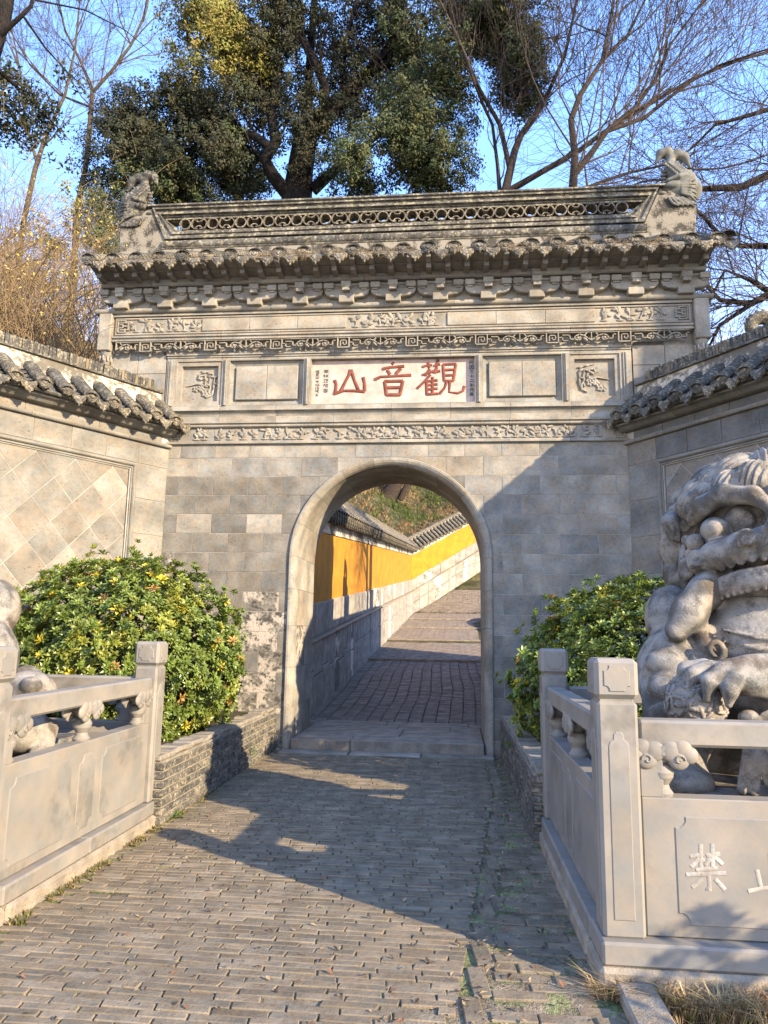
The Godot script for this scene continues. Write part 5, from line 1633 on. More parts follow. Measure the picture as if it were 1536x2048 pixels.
			F.ell(X.call(q[0], q[1], q[2]), Vector3(q[3], q[3] * 1.15, q[3]), 0.003, Basis.looking_at(-d, Vector3(0.1, 0.9, 0.3)), 0.010, -165.0)
	F.ell(Vector3(c, 2.7, 5.2), Vector3.ONE * 0.125, 0.003, Basis(Vector3.RIGHT, -0.6), 0.010, -165.0)
	F.ell(Vector3(c, 2.78, 5.12), Vector3.ONE * 0.06, 0.01)
	return F

func build_lions() -> void:
	var F := lion_field()
	var G := head_field()
	var B := ball_field()
	for sg in [1, -1]:
		var l := thing("lion_statue", "large weathered stone lion resting its paw on an embroidered ball" if sg > 0 else "pale stone lion cut off by the picture's edge, with a round cub at its side", "statue", Transform3D.IDENTITY, "guardian lions")
		var mb := MB.new()
		F.to(mb, sg < 0)
		for i in mb.v.size(): mb.v[i].x -= (0.2 if sg > 0 else 0.12) * maxf(0.0, mb.v[i].z - 5.15) + (0.0 if sg > 0 else 0.14)
		var body := put("lion_body", mb, M.lion, l)
		var hm := MB.new()
		G.to(hm, sg < 0)
		var turn := Basis(Vector3.UP, -0.227)      # the head looks a little across the path
		hm.xform(Transform3D(turn, Vector3(sg * 2.97 - (0.0 if sg > 0 else 0.3), 0, 5.0) - turn * Vector3(sg * 3.0, 0, 5.0)))
		put("lion_head", hm, M.lion, body)
		var bb := MB.new()
		B.to(bb, sg < 0)
		put("embroidered_ball", bb, M.lion, l, at(-0.105, 0.035, 0.0))
		block("plinth", l, Vector3(sg * 2.9, 0.42, 5.0), Vector3(1.6, 0.66, 1.42), M.lion, 0.02)
		block("plinth_cap", l, Vector3(sg * 2.9, 0.725, 5.0), Vector3(1.66, 0.06, 1.5), M.lion, 0.015)
		if sg < 0:
			var C := Field.new(Vector3(-2.45, 0.7, 4.7), Vector3(-1.75, 1.5, 5.5), 0.014)
			C.ell(Vector3(-2.08, 1.12, 5.08), Vector3(0.19, 0.17, 0.2), 0.03)
			C.ell(Vector3(-2.02, 0.9, 5.2), Vector3(0.17, 0.15, 0.17), 0.04)
			C.ell(Vector3(-2.18, 1.2, 4.95), Vector3(0.12, 0.12, 0.12), 0.03)
			C.ell(Vector3(-1.98, 1.2, 5.22), Vector3(0.07, 0.06, 0.07), 0.02)
			C.path([Vector3(-2.15, 0.95, 5.25), Vector3(-2.1, 0.8, 5.35), Vector3(-2.05, 0.76, 5.4)], [0.07, 0.06, 0.05], 0.03)
			C.path([Vector3(-1.9, 0.9, 5.1), Vector3(-1.86, 0.8, 5.2), Vector3(-1.86, 0.76, 5.28)], [0.07, 0.06, 0.05], 0.03)
			var cm := MB.new()
			C.to(cm)
			put("lion_cub", cm, M.lion, l)

# ---------------------------------------------------------------- plants
var EYE := Transform3D(Basis(Vector3.UP, deg_to_rad(5.469)) * Basis(Vector3.RIGHT, deg_to_rad(9.414)) * Basis(Vector3(0, 0, 1), deg_to_rad(0.921)), Vector3(0.871, 1.6, 10.0))

func spot(px: float, py: float, z: float) -> Vector3:      # the point at depth z that is seen there
	var d := EYE.basis * Vector3((px - 768.0) / 1440.0, -(py - 1024.0) / 1440.0, -1.0)
	return EYE.origin + d * ((z - EYE.origin.z) / d.z)

func leaf(mb: MB, base: Vector3, dir: Vector3, nor: Vector3, l: float, w: float, droop := 0.15) -> void:
	var s := dir.cross(nor).normalized() * w
	var m := base + dir * l * 0.55 + nor * l * 0.04
	var tip := base + dir * l - nor * l * droop
	var up := nor * w * 0.35
	mb.tri(base, m + s + up, m); mb.tri(base, m, m - s + up)
	mb.tri(m, m + s + up, tip); mb.tri(m, tip, m - s + up)

func rosette_mesh() -> Mesh:
	var mb := MB.new()
	var q := RandomNumberGenerator.new(); q.seed = 8
	for k in 11:
		var a := k * 2.4
		var lift := lerpf(0.25, 1.1, k / 10.0)
		var d := Vector3(cos(a) * cos(lift), sin(lift), sin(a) * cos(lift))
		var n := Vector3(-cos(a) * sin(lift), cos(lift), -sin(a) * sin(lift))
		leaf(mb, d * 0.008, d, n, q.randf_range(0.05, 0.066), q.randf_range(0.011, 0.015), 0.12)
	return mb.mesh()

func sprig_mesh(sd: int, n: int, len: float, ll: float) -> Mesh:
	var mb := MB.new()
	var q := RandomNumberGenerator.new(); q.seed = sd
	for k in n:
		var t := (k + 0.5) / n
		var a := k * 2.4 + q.randf()
		var b := Vector3(sin(k) * 0.015, t * len, cos(k * 1.7) * 0.015)
		var d := Vector3(cos(a), q.randf_range(-0.5, 0.4), sin(a)).normalized()
		var nn := (Vector3.UP - d * d.y).normalized().rotated(d, q.randf_range(-0.6, 0.6))
		leaf(mb, b + d * 0.02, d, nn, ll * q.randf_range(0.8, 1.2), ll * 0.2, 0.25)
	return mb.mesh()

func bush(called: String, label: String, ce: Vector3, r: Vector3, n: int, sd: int) -> void:
	var b := thing(called, label, "bush", Transform3D(Basis.IDENTITY, Vector3(ce.x, 0.45, ce.z)), "clipped bushes in the planters")
	var q := RandomNumberGenerator.new(); q.seed = sd
	var list := []; var cols := []
	var c0 := Vector3(0, ce.y - 0.45, 0)
	for i in n:
		var y := q.randf_range(-0.85, 1.0)
		var a := q.randf() * TAU
		var d := Vector3(cos(a) * sqrt(1.0 - y * y), y, sin(a) * sqrt(1.0 - y * y))
		var lump := 1.0 + 0.06 * sin(a * 5.0 + y * 4.0) + 0.05 * sin(a * 11.0 - y * 9.0) + 0.035 * sin(a * 23.0 + y * 17.0)
		var dep := 1.0 - (0.0 if q.randf() < 0.55 else q.randf_range(0.04, 0.3)) + (q.randf() * 0.12 if q.randf() < 0.1 else 0.0)
		var p := c0 + d * r * lump * dep
		if p.y < 0.03: continue
		var up := (d / r).normalized().lerp(Vector3(q.randf_range(-1, 1), q.randf_range(0.0, 1.4), q.randf_range(-1, 1)), 0.42).normalized()
		var x := up.cross(Vector3(q.randf() - 0.5, 0.2, q.randf() - 0.5)).normalized()
		var s := q.randf_range(0.8, 1.35)
		list.append(Transform3D(Basis(x, up, x.cross(up)) * Basis.from_scale(Vector3.ONE * s), p))
		var t := q.randf_range(0.7, 1.25)
		var patch := sin(a * 3.0 + y * 5.0 + sd) + q.randf_range(-0.8, 0.8)
		var c := Color(0.12, 0.165, 0.03)
		if patch > 0.9: c = Color(0.20, 0.22, 0.035)
		var k := q.randf()
		if k < 0.035: c = Color(0.50, 0.40, 0.04)
		elif k < 0.05: c = Color(0.34, 0.2, 0.06)
		cols.append(Color(c.r * t, c.g * t, c.b * t))
	tag(scatter("foliage", rosette_mesh(), M.leaf_bush, list, cols, b), "", "", "", "stuff")
	var st := MB.new()
	for i in 40:
		var a := q.randf() * TAU; var y := q.randf_range(0.0, 0.9)
		var d := Vector3(cos(a) * sqrt(1.0 - y * y), y, sin(a) * sqrt(1.0 - y * y))
		var e := c0 + d * r * q.randf_range(0.8, 0.97)
		if e.y < 0.1: e.y = 0.1
		st.tube([Vector3(d.x * 0.15, 0.0, d.z * 0.15), Vector3(e.x * 0.4, e.y * 0.45, e.z * 0.4), e], [0.022, 0.014, 0.005], 5)
	tag(put("stems", st, M.bark_brown, b), "", "", "", "stuff")

func build_bushes() -> void:
	bush("round_bush", "big round sunlit bush with yellow tips on the left planter", Vector3(-2.82, 1.22, 2.1), Vector3(1.3, 1.08, 1.15), 5200, 3)
	bush("round_bush", "bush half in shade between the gate and the lion with the ball", Vector3(2.95, 1.1, 2.2), Vector3(1.35, 1.02, 1.15), 5200, 14)
	bush("low_shrub", "loose shrub outside the picture, shading the foot of the carved panel", Vector3(4.95, 0.75, 7.95), Vector3(0.95, 0.75, 0.7), 900, 15)

# recursive limbs; returns nothing, tips go to out
func grow(mb: MB, p: Vector3, d: Vector3, len: float, r: float, lvl: int, q: RandomNumberGenerator, o: Dictionary, tips: Array) -> void:
	var n := 4
	var pts := [p]; var rad := [r]
	var end: float = r * o.get("taper", 0.55)
	for i in n:
		var wob: float = o.get("wob", 0.16)
		d = (d + Vector3(q.randf_range(-1, 1), q.randf_range(-1, 1), q.randf_range(-1, 1)) * wob + o.get("pull", Vector3(0, 0.08, 0))).normalized()
		p += d * len / n
		pts.append(p); rad.append(lerpf(r, end, (i + 1.0) / n))
	mb.tube(pts, rad, 8 if r > 0.12 else (5 if r > 0.03 else 3), false)
	if lvl <= 0:
		tips.append([pts[n], d])
		return
	var kids: int = o.get("kids", 3)
	for k in kids:
		var last := k == 0
		var t := 1.0 if last else q.randf_range(0.3, 1.0)
		var f := t * n
		var i0 := mini(int(f), n - 1)
		var b: Vector3 = pts[i0].lerp(pts[i0 + 1], f - i0)
		var sp: float = o.get("spread", 0.7) * (0.35 if last else q.randf_range(0.7, 1.2))
		var ax := d.cross(Vector3(q.randf_range(-1, 1), q.randf_range(-1, 1), q.randf_range(-1, 1))).normalized()
		var nd := d.rotated(ax, sp)
		if o.has("flat"): nd = (nd + o.flat * 0.25).normalized()
		var rr := lerpf(r, end, t) * (0.9 if last else q.randf_range(0.5, 0.72))
		grow(mb, b, nd, len * (0.85 if last else q.randf_range(0.6, 0.9)), maxf(rr, o.get("min", 0.006)), lvl - 1, q, o, tips)

func bare_tree(called: String, label: String, base: Vector3, limbs: Array, m: Material, o: Dictionary, sd: int, lvl: int, group := "bare trees above the gate") -> Node3D:
	# limbs: [[points], [radii], first-twig index]
	var t := thing(called, label, "tree", Transform3D(Basis.IDENTITY, base), group)
	var q := RandomNumberGenerator.new(); q.seed = sd
	var tw := MB.new()
	var tips := []
	var first := true
	for l in limbs:
		var mb := MB.new()
		var pts: Array = l[0].map(func(v: Vector3) -> Vector3: return v - base)
		mb.tube(pts, l[1].map(func(v: float) -> float: return v * o.get("slim", 1.0)), 9)
		put("trunk" if first else "limb", mb, m, t)
		first = false
		for i in range(l[2], pts.size()):
			var d: Vector3 = (pts[i] - pts[i - 1]).normalized()
			for k in (l[3] if l.size() > 3 else 2):
				var nd := (d + Vector3(q.randf_range(-1, 1), q.randf_range(-0.4, 1), q.randf_range(-1, 1)) * 0.75).normalized()
				var len: float = o.get("len", 2.2) * q.randf_range(0.7, 1.2)
				grow(tw, pts[i].lerp(pts[i - 1], q.randf()), nd, len, minf(l[1][i] * 0.5, o.get("first", 0.05)), lvl, q, o, tips)
			if i == pts.size() - 1: grow(tw, pts[i], d, o.get("len", 2.2), l[1][i], lvl, q, o, tips)
	tag(put("twigs", tw, M[o.get("twig", "twig")], t), "", "", "", "stuff")
	return t

func crown(t: Node3D, base: Vector3, clumps: Array, mesh: Mesh, q: RandomNumberGenerator, den := 1.0) -> void:
	# clumps: [centre, radii, count, [r, g, b]]: sprays of leaves through the volume
	var list := []; var cols := []
	for c in clumps:
		for i in int(c[2] * den):
			var d := Vector3(q.randfn(), q.randfn(), q.randfn()).normalized() * pow(q.randf(), 0.45)
			var p: Vector3 = c[0] + d * c[1]
			var lump := sin(p.x * 2.3 + p.y * 1.7) + sin(p.y * 2.9 - p.z * 2.1) + sin(p.z * 2.6 + p.x * 1.3)
			if lump < -0.45: continue
			var up := Vector3(d.x + q.randf_range(-0.7, 0.7), q.randf_range(-0.9, 0.5), d.z + q.randf_range(-0.7, 0.7)).normalized()
			var x := up.cross(Vector3(q.randf() - 0.5, 0.3, q.randf() - 0.5)).normalized()
			list.append(Transform3D(Basis(x, up, x.cross(up)) * Basis.from_scale(Vector3.ONE * q.randf_range(0.75, 1.3)), p - base))
			var k := q.randf_range(0.65, 1.35)
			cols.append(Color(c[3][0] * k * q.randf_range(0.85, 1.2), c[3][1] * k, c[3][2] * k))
	tag(scatter("crown", mesh, M.leaf_dark, list, cols, t), "", "", "", "stuff")

func build_trees() -> void:
	var P := func(z: float, l: Array) -> Array:
		var o := []
		for i in range(0, l.size(), 2): o.append(spot(l[i], l[i + 1], z + 0.5 * sin(l[i] * 0.02 + l[i + 1] * 0.013)))
		return o
	var q := RandomNumberGenerator.new(); q.seed = 41
	# --- the great evergreen over the ridge
	var z := -10.0
	var foot: Vector3 = spot(592, 404, z)
	foot.y = 3.6
	var limbs := [
		[[foot] + P.call(z, [592, 404, 600, 340, 612, 262, 653, 226, 706, 182, 742, 141, 779, 105, 800, 30]), [0.62, 0.5, 0.42, 0.38, 0.26, 0.22, 0.19, 0.16, 0.13], 3, 3],
		[P.call(z, [585, 400, 545, 352, 530, 318, 553, 282, 541, 226, 552, 174, 549, 90, 545, -40]), [0.24, 0.21, 0.19, 0.18, 0.15, 0.14, 0.12, 0.1], 2, 2],
		[P.call(z, [540, 296, 512, 274, 456, 254, 395, 278, 307, 258]), [0.15, 0.13, 0.11, 0.09, 0.06], 1, 3],
		[P.call(z, [650, 228, 649, 170, 629, 121, 601, 73, 597, -20]), [0.18, 0.15, 0.14, 0.12, 0.1], 1, 2],
		[P.call(z - 1, [611, 250, 617, 161, 629, 0, 632, -60]), [0.16, 0.14, 0.12, 0.11], 1, 2],
		[P.call(z, [625, 380, 665, 345, 720, 300, 790, 240]), [0.2, 0.15, 0.11, 0.08], 1, 3],
		[P.call(z, [742, 141, 860, 90, 960, 60, 1040, 70]), [0.13, 0.11, 0.08, 0.05], 1, 3],
		[P.call(z, [684, 190, 690, 90, 715, -10]), [0.08, 0.07, 0.06], 1, 2]]
	var big := bare_tree("evergreen_tree", "tall broad evergreen with dark forked trunk rising behind the ridge", foot, limbs, M.bark_dark, {"len": 1.3, "kids": 3, "spread": 0.8, "min": 0.008, "wob": 0.22, "twig": "bark_dark", "first": 0.04}, 21, 2, "")
	var cl := []
	var G := [0.075, 0.09, 0.036]; var Y := [0.21, 0.195, 0.045]; var D := [0.042, 0.046, 0.024]  # in the big crown Y paints sunlit leaf masses, D paints shaded ones
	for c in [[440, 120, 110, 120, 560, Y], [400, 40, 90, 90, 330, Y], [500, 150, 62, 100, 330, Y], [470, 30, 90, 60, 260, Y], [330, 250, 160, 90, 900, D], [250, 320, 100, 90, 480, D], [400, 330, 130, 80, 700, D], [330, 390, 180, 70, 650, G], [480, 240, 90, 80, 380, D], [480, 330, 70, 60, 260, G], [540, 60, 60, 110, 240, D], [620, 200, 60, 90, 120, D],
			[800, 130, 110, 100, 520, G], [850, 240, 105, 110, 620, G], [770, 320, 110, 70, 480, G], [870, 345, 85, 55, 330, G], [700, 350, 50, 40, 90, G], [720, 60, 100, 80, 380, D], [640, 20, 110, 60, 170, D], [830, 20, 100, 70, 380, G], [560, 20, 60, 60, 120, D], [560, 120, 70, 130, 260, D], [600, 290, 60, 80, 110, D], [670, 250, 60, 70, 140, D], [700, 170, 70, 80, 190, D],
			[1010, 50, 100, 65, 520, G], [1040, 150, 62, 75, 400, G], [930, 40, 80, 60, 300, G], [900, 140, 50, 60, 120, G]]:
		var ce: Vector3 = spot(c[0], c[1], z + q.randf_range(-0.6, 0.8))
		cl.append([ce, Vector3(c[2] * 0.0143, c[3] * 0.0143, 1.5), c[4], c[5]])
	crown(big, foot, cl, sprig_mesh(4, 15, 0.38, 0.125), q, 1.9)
	# --- smaller evergreens behind the west end of the ridge
	for e in [[150, 440, -8.0, [[150, 430, 60, 60, 300, Y], [215, 440, 55, 60, 380, G], [200, 500, 45, 45, 260, G], [110, 480, 45, 45, 190, G], [60, 560, 50, 60, 160, Y]], "yellow-green bushy tree behind the fish on the ridge's sunless end"], [470, 370, -15.0, [[470, 350, 90, 50, 300, [0.1, 0.1, 0.035]], [390, 380, 90, 40, 260, G], [300, 440, 80, 60, 300, G]], "olive bushy tree low behind the ridge, under the big evergreen"]]:
		var b: Vector3 = spot(e[0], e[1] + 60, e[2]); b.y = hill_height(b.x, b.z) - 0.1
		var t := thing("bushy_tree", e[4], "tree", Transform3D(Basis.IDENTITY, b), "trees on the bank")
		var tm := MB.new()
		var top: Vector3 = spot(e[0], e[1] - 10, e[2])
		tm.tube([Vector3.ZERO, (top - b) * 0.5 + Vector3(0.1, 0, 0), top - b], [0.14, 0.1, 0.05], 7)
		put("trunk", tm, M.bark_brown, t)
		var cc := []
		var k: float = (10.0 - e[2]) / 1440.0
		for c in e[3]: cc.append([spot(c[0], c[1], e[2] + q.randf_range(-0.4, 0.4)), Vector3(c[2] * k, c[3] * k, 1.0), c[4], c[5]])
		crown(t, b, cc, sprig_mesh(9, 12, 0.3, 0.1), q)
	# --- dark leafy branches of a nearer tree at the frame's edge
	z = -2.0
	var f2 := Vector3(-7.4, 3.5, -2.4)
	var near := bare_tree("evergreen_tree", "near evergreen with black trunk and dark drooping leaves over the dry thicket", f2, [
		[[f2, spot(-60, 300, z), spot(-20, 120, z), spot(8, 30, z), spot(25, -60, z)], [0.24, 0.2, 0.17, 0.15, 0.12], 4, 1],
		[P.call(z, [0, 70, 45, 30, 62, 12, 70, -30]), [0.06, 0.04, 0.035, 0.03], 1, 1],
		[P.call(z, [45, 30, 90, 95, 140, 150, 170, 175]), [0.025, 0.02, 0.014, 0.008], 1, 1],
		[P.call(z, [-15, 130, 30, 170, 80, 220, 120, 260]), [0.05, 0.035, 0.02, 0.01], 1, 2],
		[P.call(z, [70, 0, 170, 20, 250, 60, 310, 110]), [0.02, 0.015, 0.01, 0.006], 1, 1]], M.bark_dark, {"len": 0.5, "kids": 2, "spread": 0.7, "min": 0.004}, 33, 1, "")
	var nc := []  # D puts the backlit shade of these leaves into their colour
	for c in [[30, 120, 60, 60, 60, D], [70, 190, 80, 60, 150, D], [40, 240, 60, 50, 120, D], [120, 230, 50, 50, 80, D], [150, 190, 40, 40, 40, D], [100, 280, 40, 18, 40, D], [-20, 200, 50, 100, 120, D]]:
		nc.append([spot(c[0], c[1], z), Vector3(c[2] * 0.0085, c[3] * 0.0085, 0.6), c[4], c[5]])
	crown(near, f2, nc, sprig_mesh(5, 9, 0.28, 0.11), q)
	# --- bare trees at the east
	var o := {"len": 2.5, "kids": 3, "spread": 0.62, "pull": Vector3(0.02, 0.09, 0.0), "min": 0.006, "taper": 0.5, "wob": 0.2, "slim": 0.66, "first": 0.03}
	z = -9.0
	var b1: Vector3 = spot(1000, 420, z); b1.y = 1.8
	bare_tree("bare_tree", "bare reddish tree just right of the big evergreen's leaves", b1, [
		[[b1] + P.call(z, [1000, 400, 1010, 385, 1030, 300, 1042, 270, 1090, 200, 1130, 110, 1150, 20, 1165, -80]), [0.26, 0.2, 0.19, 0.16, 0.14, 0.1, 0.075, 0.06, 0.05], 4, 2],
		[P.call(z, [1020, 340, 1000, 250, 960, 180, 930, 110, 915, 40]), [0.12, 0.1, 0.08, 0.06, 0.04], 1, 2],
		[P.call(z, [1012, 385, 1090, 340, 1160, 300, 1200, 270, 1280, 220, 1380, 160, 1480, 120]), [0.15, 0.12, 0.11, 0.1, 0.08, 0.06, 0.035], 2, 2],
		[P.call(z, [1000, 390, 995, 330, 985, 250, 950, 170]), [0.1, 0.08, 0.07, 0.05], 1, 2]], M.bark_brown, o, 51, 4)
	z = -7.5
	var b2: Vector3 = spot(1150, 420, z); b2.y = 1.6
	bare_tree("bare_tree", "bare reddish tree whose limbs fan out beside the fish on the ridge's sunny end", b2, [
		[[b2] + P.call(z, [1148, 400, 1146, 375, 1150, 310, 1142, 240, 1160, 190, 1205, 120, 1220, 40, 1240, -60]), [0.24, 0.19, 0.17, 0.14, 0.12, 0.11, 0.08, 0.06, 0.05], 4, 2],
		[P.call(z, [1148, 350, 1180, 310, 1215, 260, 1270, 215, 1310, 160, 1340, 90, 1400, 10]), [0.13, 0.12, 0.1, 0.085, 0.07, 0.05, 0.035], 1, 3],
		[P.call(z, [1215, 262, 1290, 235, 1370, 170, 1440, 130, 1530, 100]), [0.09, 0.08, 0.06, 0.045, 0.03], 1, 3],
		[P.call(z, [1150, 385, 1200, 365, 1260, 345, 1330, 330, 1400, 340]), [0.08, 0.07, 0.055, 0.04, 0.03], 1, 2],
		[P.call(z, [1205, 120, 1255, 70, 1300, -20]), [0.07, 0.055, 0.04], 1, 2]], M.bark_brown, o, 52, 4)
	z = -4.0
	var b3 := Vector3(8.2, 0.4, -4.5)
	bare_tree("bare_tree", "dark-limbed bare tree reaching in from the picture's edge above the shaded wall", b3, [
		[[b3, spot(1660, 700, z), spot(1640, 420, z), spot(1600, 200, z), spot(1580, 0, z)], [0.3, 0.24, 0.2, 0.14, 0.08], 3, 2],
		[P.call(z, [1640, 330, 1536, 350, 1480, 375, 1400, 378, 1340, 360]), [0.13, 0.1, 0.09, 0.06, 0.03], 1, 3],
		[P.call(z, [1650, 520, 1536, 492, 1480, 492, 1440, 470, 1400, 425]), [0.11, 0.08, 0.06, 0.05, 0.03], 1, 3],
		[P.call(z, [1660, 560, 1536, 590, 1500, 608, 1440, 600, 1400, 560]), [0.12, 0.09, 0.08, 0.05, 0.03], 1, 3],
		[P.call(z, [1655, 680, 1560, 600, 1500, 560, 1450, 540, 1420, 600]), [0.07, 0.06, 0.05, 0.04, 0.03], 1, 3],
		[P.call(z, [1500, 610, 1440, 650, 1420, 690]), [0.06, 0.04, 0.03], 1, 3],
		[P.call(z, [1600, 200, 1500, 230, 1430, 250, 1380, 300]), [0.08, 0.05, 0.035, 0.02], 1, 3]], M.bark_dark, {"len": 1.2, "kids": 4, "spread": 0.8, "pull": Vector3(-0.02, -0.02, 0.0), "min": 0.005, "wob": 0.22, "slim": 0.85, "first": 0.02}, 53, 3)
	# --- bare trees at the west
	z = -14.0
	var ow := {"len": 2.2, "kids": 3, "spread": 0.65, "pull": Vector3(0, 0.05, 0), "min": 0.0065, "wob": 0.22, "twig": "twig", "slim": 0.5, "first": 0.03}
	var b4: Vector3 = spot(160, 430, z); b4.y = hill_height(b4.x, b4.z) - 0.2
	bare_tree("bare_tree", "bare tree with sunlit orange trunk left of the big evergreen", b4, [
		[[b4] + P.call(z, [158, 400, 172, 330, 180, 250, 185, 180, 160, 120, 130, 60, 110, -30]), [0.3, 0.22, 0.2, 0.19, 0.16, 0.1, 0.08, 0.06], 4, 2],
		[P.call(z, [185, 185, 225, 140, 262, 90, 285, 40, 300, -20]), [0.13, 0.12, 0.1, 0.08, 0.06], 1, 2],
		[P.call(z, [262, 90, 240, 40, 232, -10]), [0.07, 0.05, 0.04], 1, 2],
		[P.call(z, [182, 215, 120, 190, 60, 130, 20, 60]), [0.1, 0.08, 0.06, 0.04], 1, 2]], M.bark_pale, ow, 54, 4)
	var b5: Vector3 = spot(40, 470, z + 1); b5.y = hill_height(b5.x, b5.z) - 0.2
	bare_tree("bare_tree", "leaning pale bare tree above the dry thicket", b5, [
		[[b5] + P.call(z + 1, [48, 440, 70, 340, 92, 270, 130, 190, 150, 100, 160, 0]), [0.26, 0.2, 0.18, 0.15, 0.11, 0.08, 0.06], 3, 2],
		[P.call(z + 1, [75, 330, 50, 240, 40, 140, 20, 40]), [0.12, 0.1, 0.07, 0.05], 1, 2]], M.bark_pale, ow, 55, 4)
	# --- trunk on the slope seen through the arch
	z = -40.0
	var b6: Vector3 = spot(762, 1045, z); b6.y = hill_height(b6.x, b6.z) - 0.3
	bare_tree("old_tree", "thick leaning old trunk on the grassy slope, seen through the arch", b6, [
		[[b6, spot(755, 1036, z), spot(768, 1008, z), spot(786, 975, z), spot(790, 930, z), spot(800, 860, z), spot(780, 760, z)], [1.15, 0.95, 0.75, 0.62, 0.55, 0.45, 0.35], 5, 2],
		[[spot(800, 1000, z), spot(818, 960, z), spot(835, 920, z), spot(860, 850, z)], [0.22, 0.2, 0.18, 0.15], 2, 2]], M.bark_brown, {"len": 3.0, "kids": 3, "min": 0.02}, 56, 3, "")
	# --- a tree outside the picture, whose trunk shades the gate's corner
	var b7 := Vector3(13.0, -0.05, 6.2)
	bare_tree("bare_tree", "tall bare tree out of the picture beyond the lion", b7, [
		[[b7, Vector3(12.9, 4, 6.3), Vector3(13.1, 8, 6.2), Vector3(13.0, 11.5, 6.0), Vector3(13.3, 15, 6.2)], [0.34, 0.3, 0.27, 0.24, 0.12], 4, 1]], M.bark_brown, {"len": 2.0, "kids": 2, "min": 0.02}, 57, 2)
	thicket()
	build_ornament()

func thicket() -> void:
	# dry scrub on the bank behind the sunlit wing
	var q := RandomNumberGenerator.new(); q.seed = 61
	var t := thing("dry_thicket", "tangled dry brown thicket with yellow leaves behind the sunlit flaring wall", "thicket", at(-7, 5, -2))
	var org := Vector3(-7, 5, -2)
	var mb := MB.new()
	var lv := []; var cols := []
	for i in 1100:
		var px := q.randf_range(-120, 225); var z := q.randf_range(-7.5, -1.0)
		var b := spot(px, q.randf_range(480, 760), z)
		var g := hill_height(b.x, b.z)
		b.y = maxf(g, b.y - 1.2) if i % 3 else g
		var len := q.randf_range(1.2, 3.2)
		var d := Vector3(q.randf_range(-0.5, 0.5), q.randf_range(0.5, 1.0), q.randf_range(-0.5, 0.5)).normalized()
		var pts := []; var rad := []
		var p := b
		var bend := Vector3(q.randf_range(-0.3, 0.3), q.randf_range(-0.28, 0.02), q.randf_range(-0.3, 0.3))
		var r := q.randf_range(0.004, 0.012)
		for k in 6:
			pts.append(p - org); rad.append(r * (1.0 - k * 0.13))
			p += d * len / 5.0
			d = (d + bend + Vector3(q.randf_range(-0.15, 0.15), q.randf_range(-0.15, 0.15), q.randf_range(-0.15, 0.15))).normalized()
			if k > 1:
				for s in 2:
					if q.randf() < 0.7:
						var sd := (d + Vector3(q.randf_range(-1, 1), q.randf_range(-0.6, 1), q.randf_range(-1, 1))).normalized()
						var e := p - org + sd * q.randf_range(0.2, 0.6)
						mb.tube([p - org, (p - org + e) * 0.5 + Vector3(0, 0.04, 0), e], [0.004, 0.0035, 0.002], 3, false)
						if q.randf() < 0.5 and px < 200:
							var u := Vector3(q.randf_range(-1, 1), q.randf_range(-1, 0.3), q.randf_range(-1, 1)).normalized()
							var x := u.cross(Vector3(0.3, 0.5, 0.8)).normalized()
							lv.append(Transform3D(Basis(x, u, x.cross(u)), e))
							var c: Array = [[0.42, 0.33, 0.09], [0.36, 0.26, 0.12], [0.3, 0.3, 0.06], [0.5, 0.36, 0.04]][q.randi_range(0, 3)]
							cols.append(Color(c[0], c[1], c[2]))
		mb.tube(pts, rad, 4, false)
	tag(put("stems", mb, M.dry_twig, t), "", "", "", "stuff")
	var lm := MB.new()
	leaf(lm, Vector3.ZERO, Vector3.UP, Vector3.BACK, 0.07, 0.018)
	tag(scatter("dry_leaves", lm.mesh(), M.leaf_dry, lv, cols, t), "", "", "", "stuff")

# ---------------------------------------------------------------- small things
func tuft_mesh(n: int, h: float, w: float, sd: int, lean := 0.6) -> Mesh:
	var q := RandomNumberGenerator.new(); q.seed = sd
	var mb := MB.new()
	for i in n:
		var a := q.randf() * TAU
		var d := Vector3(cos(a), 0, sin(a))
		var s := Vector3(-sin(a), 0, cos(a)) * w
		var b := d * q.randf() * h * 0.25
		var hh := h * q.randf_range(0.5, 1.0)
		var m := b + Vector3(0, hh * 0.6, 0) + d * hh * lean * 0.3
		var t := b + Vector3(0, hh * q.randf_range(0.75, 1.0), 0) + d * hh * lean * q.randf_range(0.5, 1.2)
		mb.quad(b - s, b + s, m + s * 0.7, m - s * 0.7)
		mb.tri(m - s * 0.7, m + s * 0.7, t)
	return mb.mesh()

